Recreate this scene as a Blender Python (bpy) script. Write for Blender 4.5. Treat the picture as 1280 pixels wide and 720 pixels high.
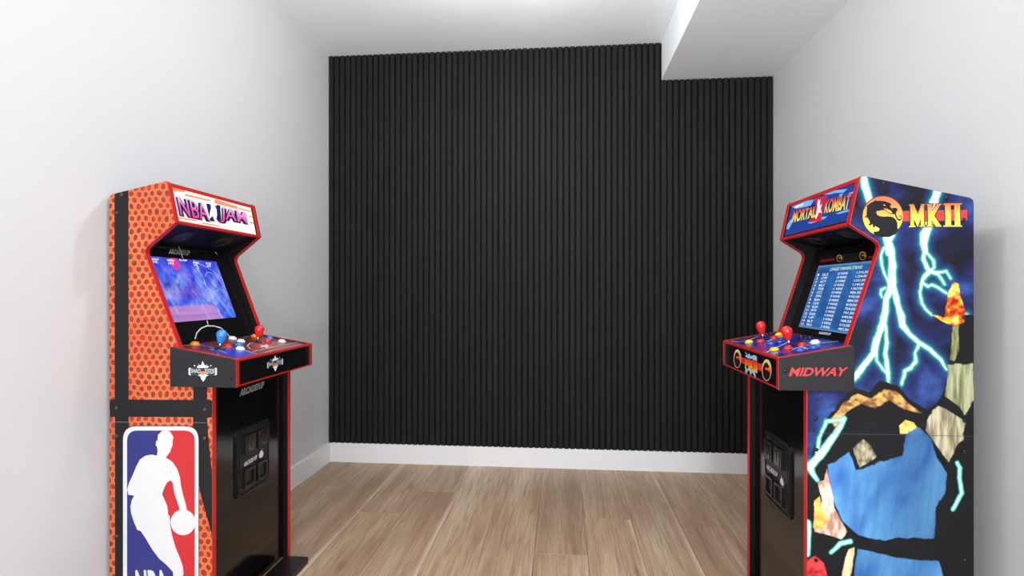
import bpy, bmesh, math, random
import numpy as np
from mathutils import Vector, noise as mnoise

for o in list(bpy.data.objects):
    bpy.data.objects.remove(o)
SC = bpy.context.scene
COL = SC.collection

# ------------------------------------------------------------------ camera
TH = math.radians(5.24)
CS, SN = math.cos(TH), math.sin(TH)
EYE, FPX, HOR = 1.15, 675.0, 363.0
cam_d = bpy.data.cameras.new('camera')
cam = bpy.data.objects.new('camera', cam_d)
COL.objects.link(cam)
cam.location = (0, 0, EYE)
cam.rotation_euler = (math.radians(90), 0, TH)
cam_d.sensor_width = 36.0
cam_d.lens = FPX / 1280.0 * 36.0
cam_d.shift_y = (HOR - 360.0) / 1280.0
cam_d.clip_start = 0.05
SC.camera = cam

# ------------------------------------------------------------------ world, light, exposure
world = bpy.data.worlds.new('world')
SC.world = world
world.use_nodes = True
world.node_tree.nodes['Background'].inputs[0].default_value = (0.93, 0.97, 1.0, 1)
world.node_tree.nodes['Background'].inputs[1].default_value = 1.4
SC.view_settings.view_transform = 'Standard'
SC.view_settings.look = 'None'
SC.view_settings.gamma = 1
SC.view_settings.exposure = 0.1

# daylight coming from the open side of the room behind the camera
def area(name, loc, rot, sx, sy, power, color=(1, 1, 1)):
    l = bpy.data.lights.new(name, 'AREA')
    l.shape = 'RECTANGLE'; l.size = sx; l.size_y = sy; l.energy = power; l.color = color
    o = bpy.data.objects.new(name, l); COL.objects.link(o)
    o.location = loc; o.rotation_euler = rot
    return o
area('window_daylight', (0.0, -2.8, 1.5), (math.radians(90), 0, 0), 2.2, 1.8, 70, (0.94, 0.97, 1.0))
LAMPS = [(-0.3, -0.30, 3, 0.0), (0.1, -1.8, 36, 0.0), (0.12, 1.55, 16, 0.26), (-0.25, 2.3, 24, 0.19)]      # ceiling lamps: x, y, watts, drop; those with a drop are added fill
FILL_LAMP = (0.20, -1.5, 1.00, 125)                  # added fill lamp, unseen behind the camera: x, y, z, watts      # flush ceiling lamps: x, y, watts

R = random.Random(7)

# ------------------------------------------------------------------ colour and materials
def lin(c):
    return tuple(((v / 255) / 12.92 if v / 255 <= 0.04045 else (((v / 255) + 0.055) / 1.055) ** 2.4) for v in c) + (1.0,)

MATS = {}
def mat(name, rgb, rough=0.5, metal=0.0, emit=0.0, spec=0.5, coat=0.0, bump=0.0, bscale=200):
    if name in MATS: return MATS[name]
    m = bpy.data.materials.new(name); m.use_nodes = True
    b = m.node_tree.nodes['Principled BSDF']
    b.inputs['Base Color'].default_value = lin(rgb)
    b.inputs['Roughness'].default_value = rough
    b.inputs['Metallic'].default_value = metal
    b.inputs['Specular IOR Level'].default_value = spec
    b.inputs['Coat Weight'].default_value = coat
    if emit:
        b.inputs['Base Color'].default_value = tuple(v * 0.25 for v in lin(rgb)[:3]) + (1,)
        b.inputs['Emission Color'].default_value = lin(rgb)
        b.inputs['Emission Strength'].default_value = emit
    if bump:
        N = m.node_tree.nodes; L = m.node_tree.links
        tc = N.new('ShaderNodeTexCoord'); n = N.new('ShaderNodeTexNoise'); bp = N.new('ShaderNodeBump')
        n.inputs['Scale'].default_value = bscale; n.inputs['Detail'].default_value = 4
        bp.inputs['Strength'].default_value = bump; bp.inputs['Distance'].default_value = 0.002
        L.new(tc.outputs['Object'], n.inputs['Vector']); L.new(n.outputs['Fac'], bp.inputs['Height'])
        L.new(bp.outputs['Normal'], b.inputs['Normal'])
    MATS[name] = m
    return m

class NT:
    """tiny node helper"""
    def __init__(s, m):
        s.N = m.node_tree.nodes; s.L = m.node_tree.links; s.b = s.N['Principled BSDF']
    def n(s, t, **kw):
        x = s.N.new('ShaderNode' + t)
        for k, v in kw.items(): setattr(x, k, v)
        return x
    def l(s, a, b): s.L.new(a, b)
    def ramp(s, fac, stops, interp='LINEAR'):
        r = s.n('ValToRGB'); r.color_ramp.interpolation = interp
        e = r.color_ramp.elements
        while len(e) < len(stops): e.new(0.5)
        for i, (p, c) in enumerate(stops):
            e[i].position = p; e[i].color = lin(c)
        s.l(fac, r.inputs[0]); return r.outputs[0]
    def mix(s, fac, a, b, blend='MIX'):
        x = s.n('Mix', data_type='RGBA', blend_type=blend)
        for v, i in ((fac, 0), (a, 6), (b, 7)):
            if hasattr(v, 'is_linked'): s.l(v, x.inputs[i])
            else: x.inputs[i].default_value = v
        return x.outputs[2]
    def math(s, op, a, b=0.0, c=None):
        x = s.n('Math', operation=op)
        for i, v in enumerate((a, b) if c is None else (a, b, c)):
            if hasattr(v, 'is_linked'): s.l(v, x.inputs[i])
            else: x.inputs[i].default_value = v
        return x.outputs[0]
    def mapping(s, vec, loc=(0, 0, 0), rot=(0, 0, 0), scale=(1, 1, 1)):
        x = s.n('Mapping'); s.l(vec, x.inputs[0])
        x.inputs[1].default_value = loc; x.inputs[2].default_value = rot; x.inputs[3].default_value = scale
        return x.outputs[0]

def gradient(name, stops, rough=0.4, emit=0.0, axis=2):
    """printed colour gradient running over the piece's own bounding box"""
    if name in MATS: return MATS[name]
    m = mat(name, (128, 128, 128), rough); t = NT(m)
    tc = t.n('TexCoord'); sp = t.n('SeparateXYZ'); t.l(tc.outputs['Generated'], sp.inputs[0])
    c = t.ramp(sp.outputs[axis], stops)
    if not emit: t.l(c, t.b.inputs['Base Color'])
    else: t.b.inputs['Base Color'].default_value = (0.03, 0.03, 0.03, 1)
    if emit:
        t.l(c, t.b.inputs['Emission Color']); t.b.inputs['Emission Strength'].default_value = emit
    return m

def paint_wall():
    m = mat('wall_paint', (201, 203, 206), 0.6, bump=0.05, bscale=350); return m
WALL = paint_wall()
CEIL = mat('ceiling_paint', (243, 249, 253), 0.75, bump=0.05, bscale=250)
TRIM = mat('trim_paint', (222, 223, 224), 0.35)

def oak():
    m = mat('oak_plank', (170, 140, 110), 0.42, spec=0.35); t = NT(m)
    tc = t.n('TexCoord'); oi = t.n('ObjectInfo')
    off = t.n('CombineXYZ')
    r = oi.outputs['Random']
    t.l(t.math('MULTIPLY', r, 37.0), off.inputs[0]); t.l(t.math('MULTIPLY', r, 91.0), off.inputs[1])
    va = t.n('VectorMath', operation='ADD'); t.l(tc.outputs['Object'], va.inputs[0]); t.l(off.outputs[0], va.inputs[1])
    v = va.outputs[0]
    # long wavy figure
    w1 = t.n('TexNoise'); w1.inputs['Scale'].default_value = 1.0; w1.inputs['Detail'].default_value = 3
    t.l(t.mapping(v, scale=(11, 0.5, 1)), w1.inputs['Vector'])
    rings = t.math('FRACT', t.math('MULTIPLY', w1.outputs['Fac'], 9.0))
    rg = t.math('ABSOLUTE', t.math('SUBTRACT', rings, 0.5))          # 0..0.5 triangle
    fine = t.n('TexNoise'); fine.inputs['Scale'].default_value = 1.0; fine.inputs['Detail'].default_value = 6; fine.inputs['Roughness'].default_value = 0.7
    t.l(t.mapping(v, scale=(170, 3.6, 1)), fine.inputs['Vector'])
    broad = t.n('TexNoise'); broad.inputs['Scale'].default_value = 1.0; broad.inputs['Detail'].default_value = 2
    t.l(t.mapping(v, scale=(9, 0.8, 1)), broad.inputs['Vector'])
    base = t.ramp(broad.outputs['Fac'], [(0.3, (166, 134, 107)), (0.5, (188, 158, 130)), (0.7, (208, 184, 156))])
    f2 = t.math('MULTIPLY', t.math('SUBTRACT', 0.17, rg), 5.5)
    f2 = t.math('MAXIMUM', f2, 0.0)
    c = t.mix(t.math('MULTIPLY', f2, 0.42), base, lin((126, 94, 68)))
    fr = t.n('MapRange'); t.l(fine.outputs['Fac'], fr.inputs[0]); fr.inputs[1].default_value = 0.38; fr.inputs[2].default_value = 0.62
    c = t.mix(t.math('MULTIPLY', t.math('SUBTRACT', 1.0, fr.outputs[0]), 0.52), c, lin((118, 92, 72)))
    # knots
    kn = t.n('TexVoronoi'); kn.inputs['Scale'].default_value = 1.0
    t.l(t.mapping(v, scale=(5.5, 1.9, 1)), kn.inputs['Vector'])
    kr = t.n('MapRange'); t.l(kn.outputs['Distance'], kr.inputs[0]); kr.inputs[1].default_value = 0.03; kr.inputs[2].default_value = 0.12; kr.inputs[3].default_value = 0.6; kr.inputs[4].default_value = 0.0
    c = t.mix(kr.outputs[0], c, lin((112, 80, 58)))
    # pale sapwood along one long edge of some boards
    sp = t.n('SeparateXYZ'); t.l(tc.outputs['Object'], sp.inputs[0])
    wv = t.n('TexNoise'); wv.inputs['Scale'].default_value = 2.0; t.l(v, wv.inputs['Vector'])
    ex = t.math('ADD', sp.outputs[0], t.math('MULTIPLY', t.math('SUBTRACT', wv.outputs['Fac'], 0.5), 0.05))
    er = t.n('MapRange'); t.l(ex, er.inputs[0]); er.inputs[1].default_value = 0.096; er.inputs[2].default_value = 0.116; er.inputs[4].default_value = 0.8
    gs = t.n('SeparateColor'); t.l(oi.outputs['Color'], gs.inputs[0]); gate = gs.outputs[0]
    c = t.mix(t.math('MULTIPLY', er.outputs[0], gate), c, lin((214, 195, 170)))
    # board to board tone
    hv = t.n('HueSaturation'); t.l(c, hv.inputs['Color'])
    t.l(t.math('ADD', 0.93, t.math('MULTIPLY', r, 0.17)), hv.inputs['Value']); hv.inputs['Saturation'].default_value = 0.97
    t.l(hv.outputs[0], t.b.inputs['Base Color'])
    bp = t.n('Bump'); bp.inputs['Strength'].default_value = 0.15; bp.inputs['Distance'].default_value = 0.001
    t.l(fr.outputs[0], bp.inputs['Height']); t.l(bp.outputs[0], t.b.inputs['Normal'])
    return m
OAK = oak()

def slat_mat():
    m = mat('black_slat', (50, 50, 50), 0.7, spec=0.22); t = NT(m)
    tc = t.n('TexCoord'); oi = t.n('ObjectInfo')
    va = t.n('VectorMath', operation='ADD'); t.l(tc.outputs['Object'], va.inputs[0]); t.l(oi.outputs['Random'], va.inputs[1])
    n = t.n('TexNoise'); n.inputs['Scale'].default_value = 1; n.inputs['Detail'].default_value = 5
    t.l(t.mapping(va.outputs[0], scale=(120, 120, 3)), n.inputs['Vector'])
    c = t.ramp(n.outputs['Fac'], [(0.3, (17, 17, 17)), (0.7, (28, 28, 27))])
    t.l(c, t.b.inputs['Base Color'])
    return m
SLAT = slat_mat()
FELT = mat('black_felt_backing', (24, 24, 24), 0.95, spec=0.1)

RED = mat('red_edge_molding', (180, 32, 28), 0.35)
BLACK = mat('satin_black_laminate', (34, 34, 36), 0.5, bump=0.04, bscale=600)
GREYBLK = mat('charcoal_laminate', (32, 32, 35), 0.55, spec=0.25, bump=0.03, bscale=600)
GLOSS = mat('gloss_black_laminate', (8, 8, 9), 0.13, spec=0.6)
INNER = mat('inner_black', (10, 10, 13), 0.5, spec=0.2)
PLAST = mat('black_plastic', (22, 22, 23), 0.4)
WHITE = mat('white_print', (206, 207, 210), 0.4)
BOLT = mat('black_bolt', (26, 26, 28), 0.35, metal=0.3)
CHROME = mat('chrome', (210, 210, 212), 0.2, metal=1.0)

def ball_mat():
    """orange ball leather: staggered brown pebbles with pale rims"""
    m = mat('basketball_print', (235, 115, 55), 0.42); t = NT(m)
    tc = t.n('TexCoord'); A = 0.0265
    nz = t.n('TexNoise'); nz.inputs['Scale'].default_value = 17; nz.inputs['Detail'].default_value = 1
    t.l(tc.outputs['Object'], nz.inputs['Vector'])
    sb = t.n('VectorMath', operation='SUBTRACT'); t.l(nz.outputs['Color'], sb.inputs[0]); sb.inputs[1].default_value = (0.5, 0.5, 0.5)
    sc = t.n('VectorMath', operation='MULTIPLY'); t.l(sb.outputs[0], sc.inputs[0]); sc.inputs[1].default_value = (0.02, 0, 0.02)
    ad = t.n('VectorMath', operation='ADD'); t.l(tc.outputs['Object'], ad.inputs[0]); t.l(sc.outputs[0], ad.inputs[1])
    def lattice(off):
        p = t.mapping(ad.outputs[0], loc=(off, 0, off), scale=(1 / A, 0, 1 / (1.62 * A)))
        fr = t.n('VectorMath', operation='FRACTION'); t.l(p, fr.inputs[0])
        c = t.n('VectorMath', operation='SUBTRACT'); t.l(fr.outputs[0], c.inputs[0]); c.inputs[1].default_value = (0.5, 0, 0.5)
        k = t.n('VectorMath', operation='MULTIPLY'); t.l(c.outputs[0], k.inputs[0]); k.inputs[1].default_value = (1, 0, 1.45)
        ln = t.n('VectorMath', operation='LENGTH'); t.l(k.outputs[0], ln.inputs[0]); return ln.outputs['Value']
    d = t.math('MINIMUM', lattice(0.0), lattice(0.5))
    v2 = t.n('TexNoise'); v2.inputs['Scale'].default_value = 45; t.l(tc.outputs['Object'], v2.inputs['Vector'])
    d = t.math('ADD', d, t.math('MULTIPLY', t.math('SUBTRACT', v2.outputs['Fac'], 0.5), 0.22))
    big = t.n('TexNoise'); big.inputs['Scale'].default_value = 5.0; t.l(tc.outputs['Object'], big.inputs['Vector'])
    base = t.ramp(big.outputs['Fac'], [(0.35, (196, 74, 30)), (0.65, (216, 102, 48))])
    rim = t.n('MapRange'); t.l(d, rim.inputs[0]); rim.inputs[1].default_value = 0.44; rim.inputs[2].default_value = 0.36; rim.inputs[3].default_value = 0; rim.inputs[4].default_value = 0.5
    c = t.mix(rim.outputs[0], base, lin((228, 138, 86)))
    dot = t.n('MapRange'); t.l(d, dot.inputs[0]); dot.inputs[1].default_value = 0.355; dot.inputs[2].default_value = 0.30
    cc = t.ramp(v2.outputs['Fac'], [(0.35, (158, 46, 22)), (0.6, (112, 44, 30))])
    c = t.mix(dot.outputs[0], c, cc)
    t.l(c, t.b.inputs['Base Color'])
    return m
BALL = ball_mat()

def cloud_nodes(t):
    tc = t.n('TexCoord')
    n1 = t.n('TexNoise'); n1.inputs['Scale'].default_value = 1; n1.inputs['Detail'].default_value = 5; n1.inputs['Distortion'].default_value = 0.4
    t.l(t.mapping(tc.outputs['Object'], loc=(3.1, 0, 1.7), scale=(5.0, 1, 6.5)), n1.inputs['Vector'])
    c = t.ramp(n1.outputs['Fac'], [(0.38, (24, 25, 31)), (0.47, (24, 27, 54)), (0.57, (38, 50, 110)), (0.69, (66, 100, 174))])
    n2 = t.n('TexNoise'); n2.inputs['Scale'].default_value = 1; n2.inputs['Detail'].default_value = 6
    t.l(t.mapping(tc.outputs['Object'], loc=(0.3, 0, 5.0), scale=(14, 1, 26)), n2.inputs['Vector'])
    r2 = t.ramp(n2.outputs['Fac'], [(0.4, (70, 70, 90)), (0.62, (150, 150, 165))])
    return t.mix(0.5, c, r2, 'OVERLAY')
def cloud_mat():
    m = mat('storm_cloud_print', (40, 50, 100), 0.55, spec=0.2); t = NT(m)
    t.l(cloud_nodes(t), t.b.inputs['Base Color']); return m
CLOUD = cloud_mat()
def art_mat():
    m = mat('storm_art_print', (40, 50, 100), 0.55, spec=0.2); t = NT(m)
    at = t.n('Attribute'); at.attribute_name = 'print'
    t.l(t.mix(at.outputs['Alpha'], cloud_nodes(t), at.outputs['Color']), t.b.inputs['Base Color']); return m
ART = art_mat()
def attr_mat(name, emit, rough=0.25):
    m = mat(name, (10, 10, 10), rough); t = NT(m)
    at = t.n('Attribute'); at.attribute_name = 'print'
    if emit:
        t.l(at.outputs['Color'], t.b.inputs['Emission Color']); t.b.inputs['Emission Strength'].default_value = emit
    else:
        t.l(at.outputs['Color'], t.b.inputs['Base Color'])
    return m

# ------------------------------------------------------------------ mesh helpers
def tag(o, label=None, cat=None, group=None, kind=None):
    if label: o['label'] = label
    if cat: o['category'] = cat
    if group: o['group'] = group
    if kind: o['kind'] = kind
    return o
def empty(name, loc, label, cat, group=None):
    o = bpy.data.objects.new(name, None); COL.objects.link(o); o.location = loc
    o.empty_display_size = 0.1
    o['wpos'] = tuple(loc)
    return tag(o, label, cat, group)
def wpos(o):
    p = Vector((0, 0, 0))
    while o is not None:
        p += o.location; o = o.parent
    return p
def obj(name, verts, faces, m, parent=None, smooth=False, me=None, loc=None):
    """one mesh object; verts in world metres"""
    base = wpos(parent) if parent else Vector((0, 0, 0))
    if loc is None: loc = Vector((0, 0, 0)) if parent else Vector((0, 0, 0))
    if me is None:
        me = bpy.data.meshes.new(name)
        me.from_pydata([tuple(Vector(v) - base) for v in verts], [], faces)
        bm = bmesh.new(); bm.from_mesh(me)
        bmesh.ops.recalc_face_normals(bm, faces=bm.faces)
        bm.to_mesh(me); bm.free()
        if smooth:
            me.polygons.foreach_set('use_smooth', [True] * len(me.polygons))
        me.materials.append(m)
    o = bpy.data.objects.new(name, me); COL.objects.link(o); o.parent = parent
    return o
def boxd(x0, x1, y0, y1, z0, z1):
    x0, x1 = min(x0, x1), max(x0, x1)
    v = [(x, y, z) for z in (z0, z1) for y in (y0, y1) for x in (x0, x1)]
    f = [(0, 1, 3, 2), (4, 5, 7, 6), (0, 1, 5, 4), (2, 3, 7, 6), (0, 2, 6, 4), (1, 3, 7, 5)]
    return v, f
def box(name, m, parent, *a, bevel=0.0):
    v, f = boxd(*a)
    o = obj(name, v, f, m, parent)
    if bevel: bevel_me(o, bevel)
    return o
def bevel_me(o, w, seg=2):
    bm = bmesh.new(); bm.from_mesh(o.data)
    bmesh.ops.bevel(bm, geom=list(bm.edges), offset=w, segments=seg, affect='EDGES', profile=0.5, clamp_overlap=True)
    bm.to_mesh(o.data); bm.free()
def prismd(A, B):
    n = len(A)
    f = [tuple(range(n)), tuple(range(2 * n - 1, n - 1, -1))] + [(i, (i + 1) % n, n + (i + 1) % n, n + i) for i in range(n)]
    return list(A) + list(B), f
def ringd(A, A2, B, B2):
    """closed or open band: A outer/front, A2 inner/front, B outer/back, B2 inner/back (open polyline)"""
    n = len(A); v = list(A) + list(A2) + list(B) + list(B2); f = []
    for i in range(n - 1):
        a, a2, b, b2 = i, n + i, 2 * n + i, 3 * n + i
        f += [(a, a + 1, a2 + 1, a2), (b, b + 1, b2 + 1, b2), (a, a + 1, b + 1, b), (a2, a2 + 1, b2 + 1, b2)]
    for i in (0, n - 1): f.append((i, n + i, 3 * n + i, 2 * n + i))
    return v, f
def join(parts):
    V, F = [], []
    for v, f in parts:
        k = len(V); V += list(v); F += [tuple(i + k for i in q) for q in f]
    return V, F
def roundp(pts, rad, seg=5):
    """round the corners of a 2D polygon; rad: one radius or a list"""
    n = len(pts); out = []
    for i, p in enumerate(pts):
        r = rad[i] if isinstance(rad, (list, tuple)) else rad
        if r <= 0: out.append(p); continue
        p = Vector(p); a = Vector(pts[i - 1]) - p; b = Vector(pts[(i + 1) % n]) - p
        la, lb = a.length, b.length; a.normalize(); b.normalize()
        ang = a.angle(b); d = min(r / math.tan(ang / 2), la * 0.48, lb * 0.48)
        s, e = p + a * d, p + b * d
        for k in range(seg + 1):
            t = k / seg
            out.append(tuple((1 - t) ** 2 * s + 2 * t * (1 - t) * p + t * t * e))
    return out
def offset_line(pts, d):
    """offset an open 2D polyline to its left by d"""
    out = []; n = len(pts)
    for i in range(n):
        a = Vector(pts[max(i - 1, 0)]); b = Vector(pts[min(i + 1, n - 1)])
        t = (b - a).normalized(); nn = Vector((-t.y, t.x))
        out.append(tuple(Vector(pts[i]) + nn * d))
    return out
def lathe(profile, seg=20):
    """profile [(r, z)] around z at the origin"""
    V, F = [], []
    for r, z in profile:
        for k in range(seg):
            a = 2 * math.pi * k / seg; V.append((r * math.cos(a), r * math.sin(a), z))
    for i in range(len(profile) - 1):
        for k in range(seg):
            k2 = (k + 1) % seg
            F.append((i * seg + k, i * seg + k2, (i + 1) * seg + k2, (i + 1) * seg + k))
    F.append(tuple(range(seg))); F.append(tuple((len(profile) - 1) * seg + k for k in range(seg)))
    return V, F
def place(vf, o, ez, ex=None):
    """turn a z-up shape so that its z runs along ez, at o"""
    v, f = vf; ez = Vector(ez).normalized()
    ex = Vector(ex) if ex else Vector((0, 1, 0)) if abs(ez.y) < 0.9 else Vector((1, 0, 0))
    ex = (ex - ez * ex.dot(ez)).normalized(); ey = ez.cross(ex); o = Vector(o)
    return [tuple(o + ex * p[0] + ey * p[1] + ez * p[2]) for p in v], f

# ------------------------------------------------------------------ reading the photograph: a pixel becomes a point on a real plane
def ray(px, py):
    X, Y = (px - 640) / FPX, (HOR - py) / FPX
    return Vector((X * CS - SN, X * SN + CS, Y))
def hit(px, py, p0, n):
    d = ray(px, py); o = Vector((0, 0, EYE)); n = Vector(n)
    return o + d * ((Vector(p0) - o).dot(n) / d.dot(n))

class Plane:
    """a real surface with its outward normal, for prints and lettering"""
    def __init__(s, p0, n): s.p0 = Vector(p0); s.n = Vector(n).normalized()
    def __call__(s, px, py, lift=0.0): return hit(px, py, s.p0, s.n) + s.n * lift
def print_poly(name, pts_px, pl, m, parent, lift):
    v = [pl(x, y, lift) for x, y in pts_px]
    return obj(name, v, [tuple(range(len(v)))], m, parent)
def print_polys(name, polys, pl, m, parent, lift):
    for P in polys:
        o = print_poly(name, P, pl, m, parent, lift)
    return o
def print_pts(name, polys, m, parent):
    for P in polys: o = obj(name, P, [tuple(range(len(P)))], m, parent)
    return o

def glyphs(s, bold=0.0):
    c = bpy.data.curves.new('t', 'FONT'); c.body = s; c.size = 1; c.offset = bold; c.resolution_u = 3
    o = bpy.data.objects.new('t', c); COL.objects.link(o)
    me = bpy.data.meshes.new_from_object(o)
    v = [(p.co.x, p.co.y) for p in me.vertices]; f = [tuple(p.vertices) for p in me.polygons]
    bpy.data.objects.remove(o); bpy.data.curves.remove(c); bpy.data.meshes.remove(me)
    x0 = min(p[0] for p in v); x1 = max(p[0] for p in v); y0 = min(p[1] for p in v); y1 = max(p[1] for p in v)
    return [((x - x0) / (x1 - x0), (y - y0) / (y1 - y0)) for x, y in v], f
def text_vf(s, quad, bold=0.0, lift=(0, 0, 0), warp=None):
    """lettering stretched over a quad bl, br, tr, tl of world points"""
    g, f = glyphs(s, bold); bl, br, tr, tl = [Vector(q) for q in quad]; L = Vector(lift)
    V = []
    for a, b in g:
        if warp: a, b = warp(a, b)
        V.append(tuple((bl * (1 - a) + br * a) * (1 - b) + (tl * (1 - a) + tr * a) * b + L))
    return V, f
def lettering(name, s, quad_px, pl, m, parent, lift, bold=0.0, warp=None):
    q = [pl(x, y) for x, y in quad_px]
    v, f = text_vf(s, q, bold, pl.n * lift, warp)
    return obj(name, v, f, m, parent)

# ------------------------------------------------------------------ the room
XL, XR, YB, ZC = -1.560, 1.316, 3.520, 2.722
YF = -3.0
SOFX, SOFZ = 0.632, 2.485
def struct(name, vf, m, parent=None):
    o = obj(name, vf[0], vf[1], m, parent)
    if not parent: o['kind'] = 'structure'
    return o
struct('wall_left', boxd(XL - 0.1, XL, YF, YB + 0.1, 0, ZC), WALL)
struct('wall_right', boxd(XR, XR + 0.1, YF, YB + 0.1, 0, ZC), WALL)
struct('wall_back', boxd(XL, XR, YB, YB + 0.1, 0, ZC), WALL)
struct('ceiling', boxd(XL - 0.1, XR + 0.1, YF, YB + 0.1, ZC, ZC + 0.1), CEIL)
# boxed-in duct along the right side of the ceiling
o = struct('trim_1', boxd(SOFX, XR, YF, YB, SOFZ, ZC), CEIL)
tag(o, 'white boxed soffit running along the right side of the ceiling')
# wall behind the camera with the wide window that lights the room
wf = join([boxd(XL, XR, YF - 0.1, YF, 0, 0.35), boxd(XL, XR, YF - 0.1, YF, 2.45, ZC),
           boxd(XL, XL + 0.15, YF - 0.1, YF, 0.35, 2.45), boxd(XR - 0.15, XR, YF - 0.1, YF, 0.35, 2.45)])
struct('wall_front', wf, WALL)

BBH = 0.129
def board_profile(depth):
    return [(0, 0), (depth, 0), (depth, BBH - 0.006), (depth - 0.004, BBH), (0, BBH)]
pr = board_profile(0.014)
struct('baseboard_left', prismd([(XL + a, YF, z) for a, z in pr], [(XL + a, YB - 0.021, z) for a, z in pr]), TRIM)
struct('baseboard_right', prismd([(XR - a, YF, z) for a, z in pr], [(XR - a, YB - 0.021, z) for a, z in pr]), TRIM)
pr = board_profile(0.021)
struct('baseboard_back', prismd([(XL, YB - a, z) for a, z in pr], [(XR, YB - a, z) for a, z in pr]), TRIM)

# floor: subfloor with real planks
floor = struct('floor', boxd(XL - 0.1, XR + 0.1, YF, YB + 0.1, -0.05, -0.012), mat('subfloor', (96, 78, 62), 0.9))
PW, PL = 0.2322, 1.524
colx = [-1.0476 + PW * k for k in range(-3, 12)]
joints = {-1: 2.35, 0: 2.726, 1: 3.034, 2: 2.05, 3: 2.16 + 1.45, 4: 2.362, 5: 2.754, 6: 3.227, 7: 1.97, 8: 2.55 + 1.1, 9: 2.3, -2: 2.7}
plank_cache = {}
def plank(x0, x1, y0, y1, sap=0.0):
    g = 0.0006; w = x1 - x0; l = y1 - y0
    key = (round(w, 3), round(l, 3)); c = 0.0009
    if key not in plank_cache:
        a, b = w / 2 - g, l / 2 - g
        v = [(-a, -b, -0.012), (a, -b, -0.012), (a, b, -0.012), (-a, b, -0.012),
             (-a, -b, -c), (a, -b, -c), (a, b, -c), (-a, b, -c),
             (-a + c, -b + c, 0), (a - c, -b + c, 0), (a - c, b - c, 0), (-a + c, b - c, 0)]
        f = [(3, 2, 1, 0), (8, 9, 10, 11)]
        for k in range(4):
            n = (k + 1) % 4
            f += [(k, n, 4 + n, 4 + k), (4 + k, 4 + n, 8 + n, 8 + k)]
        me = bpy.data.meshes.new('plank'); me.from_pydata(v, [], f); me.materials.append(OAK)
        plank_cache[key] = me
    o = bpy.data.objects.new('plank', plank_cache[key]); COL.objects.link(o); o.parent = floor
    o.location = ((x0 + x1) / 2, (y0 + y1) / 2, 0); o.color = (sap, 0, 0, 1)
for k in range(-3, 11):
    x0 = -1.0476 + PW * k; x1 = x0 + PW
    x0, x1 = max(x0, XL + 0.003), min(x1, XR - 0.003)
    if x1 - x0 < 0.02: continue
    y = joints.get(k, 2.6)
    while y > YF: y -= PL
    while y < YB - 0.003:
        a, b = max(y, YF), min(y + PL, YB - 0.003)
        if b - a > 0.01: plank(x0, x1, a, b, 1.0 if k in (-1, 1, 5, 6) and b > 2.3 else 0.0)
        y += PL

# slatted feature wall
sw = empty('slat_wall_panel', (0, YB, BBH), 'black vertical slatted wood cladding covering the back wall above the white baseboard', 'wall panel')
NS = 75; PITCH = (XR - XL) / NS
P = [(XL + 0.001, BBH), (XR - 0.001, BBH), (XR - 0.001, SOFZ - 0.001), (SOFX - 0.001, SOFZ - 0.001), (SOFX - 0.001, ZC - 0.001), (XL + 0.001, ZC - 0.001)]
v, f = prismd([(x, YB - 0.0005, z) for x, z in P], [(x, YB - 0.007, z) for x, z in P])
obj('felt_backing', v, f, FELT, sw)
def slat_me(wid, z0, z1, notch=None):
    a = wid / 2; c = 0.003; y0, y1 = -0.007, -0.0235
    sec = [(-a, y0), (a, y0), (a, y1 + c), (a - c, y1), (-a + c, y1), (-a, y1 + c)]
    me = bpy.data.meshes.new('slat')
    v, f = prismd([(x, y, z0) for x, y in sec], [(x, y, z1) for x, y in sec])
    me.from_pydata(v, [], f)
    bm = bmesh.new(); bm.from_mesh(me); bmesh.ops.recalc_face_normals(bm, faces=bm.faces); bm.to_mesh(me); bm.free()
    me.materials.append(SLAT); return me
SW = 0.0285
tall = slat_me(SW, 0, ZC - 0.001 - BBH); short = slat_me(SW, 0, SOFZ - 0.001 - BBH)
for i in range(NS):
    xc = XL + PITCH * (i + 0.5)
    a, b = xc - SW / 2, xc + SW / 2
    if b < SOFX: me = tall
    elif a > SOFX: me = short
    else:
        # the one slat notched round the soffit's corner
        Q = [(a, BBH), (b, BBH), (b, SOFZ - 0.001), (SOFX - 0.001, SOFZ - 0.001), (SOFX - 0.001, ZC - 0.001), (a, ZC - 0.001)]
        v, f = prismd([(x, YB - 0.007, z) for x, z in Q], [(x, YB - 0.0235, z) for x, z in Q])
        obj('slat', v, f, SLAT, sw); continue
    o = bpy.data.objects.new('slat', me); COL.objects.link(o); o.parent = sw; o.location = (xc, 0, 0)

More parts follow.
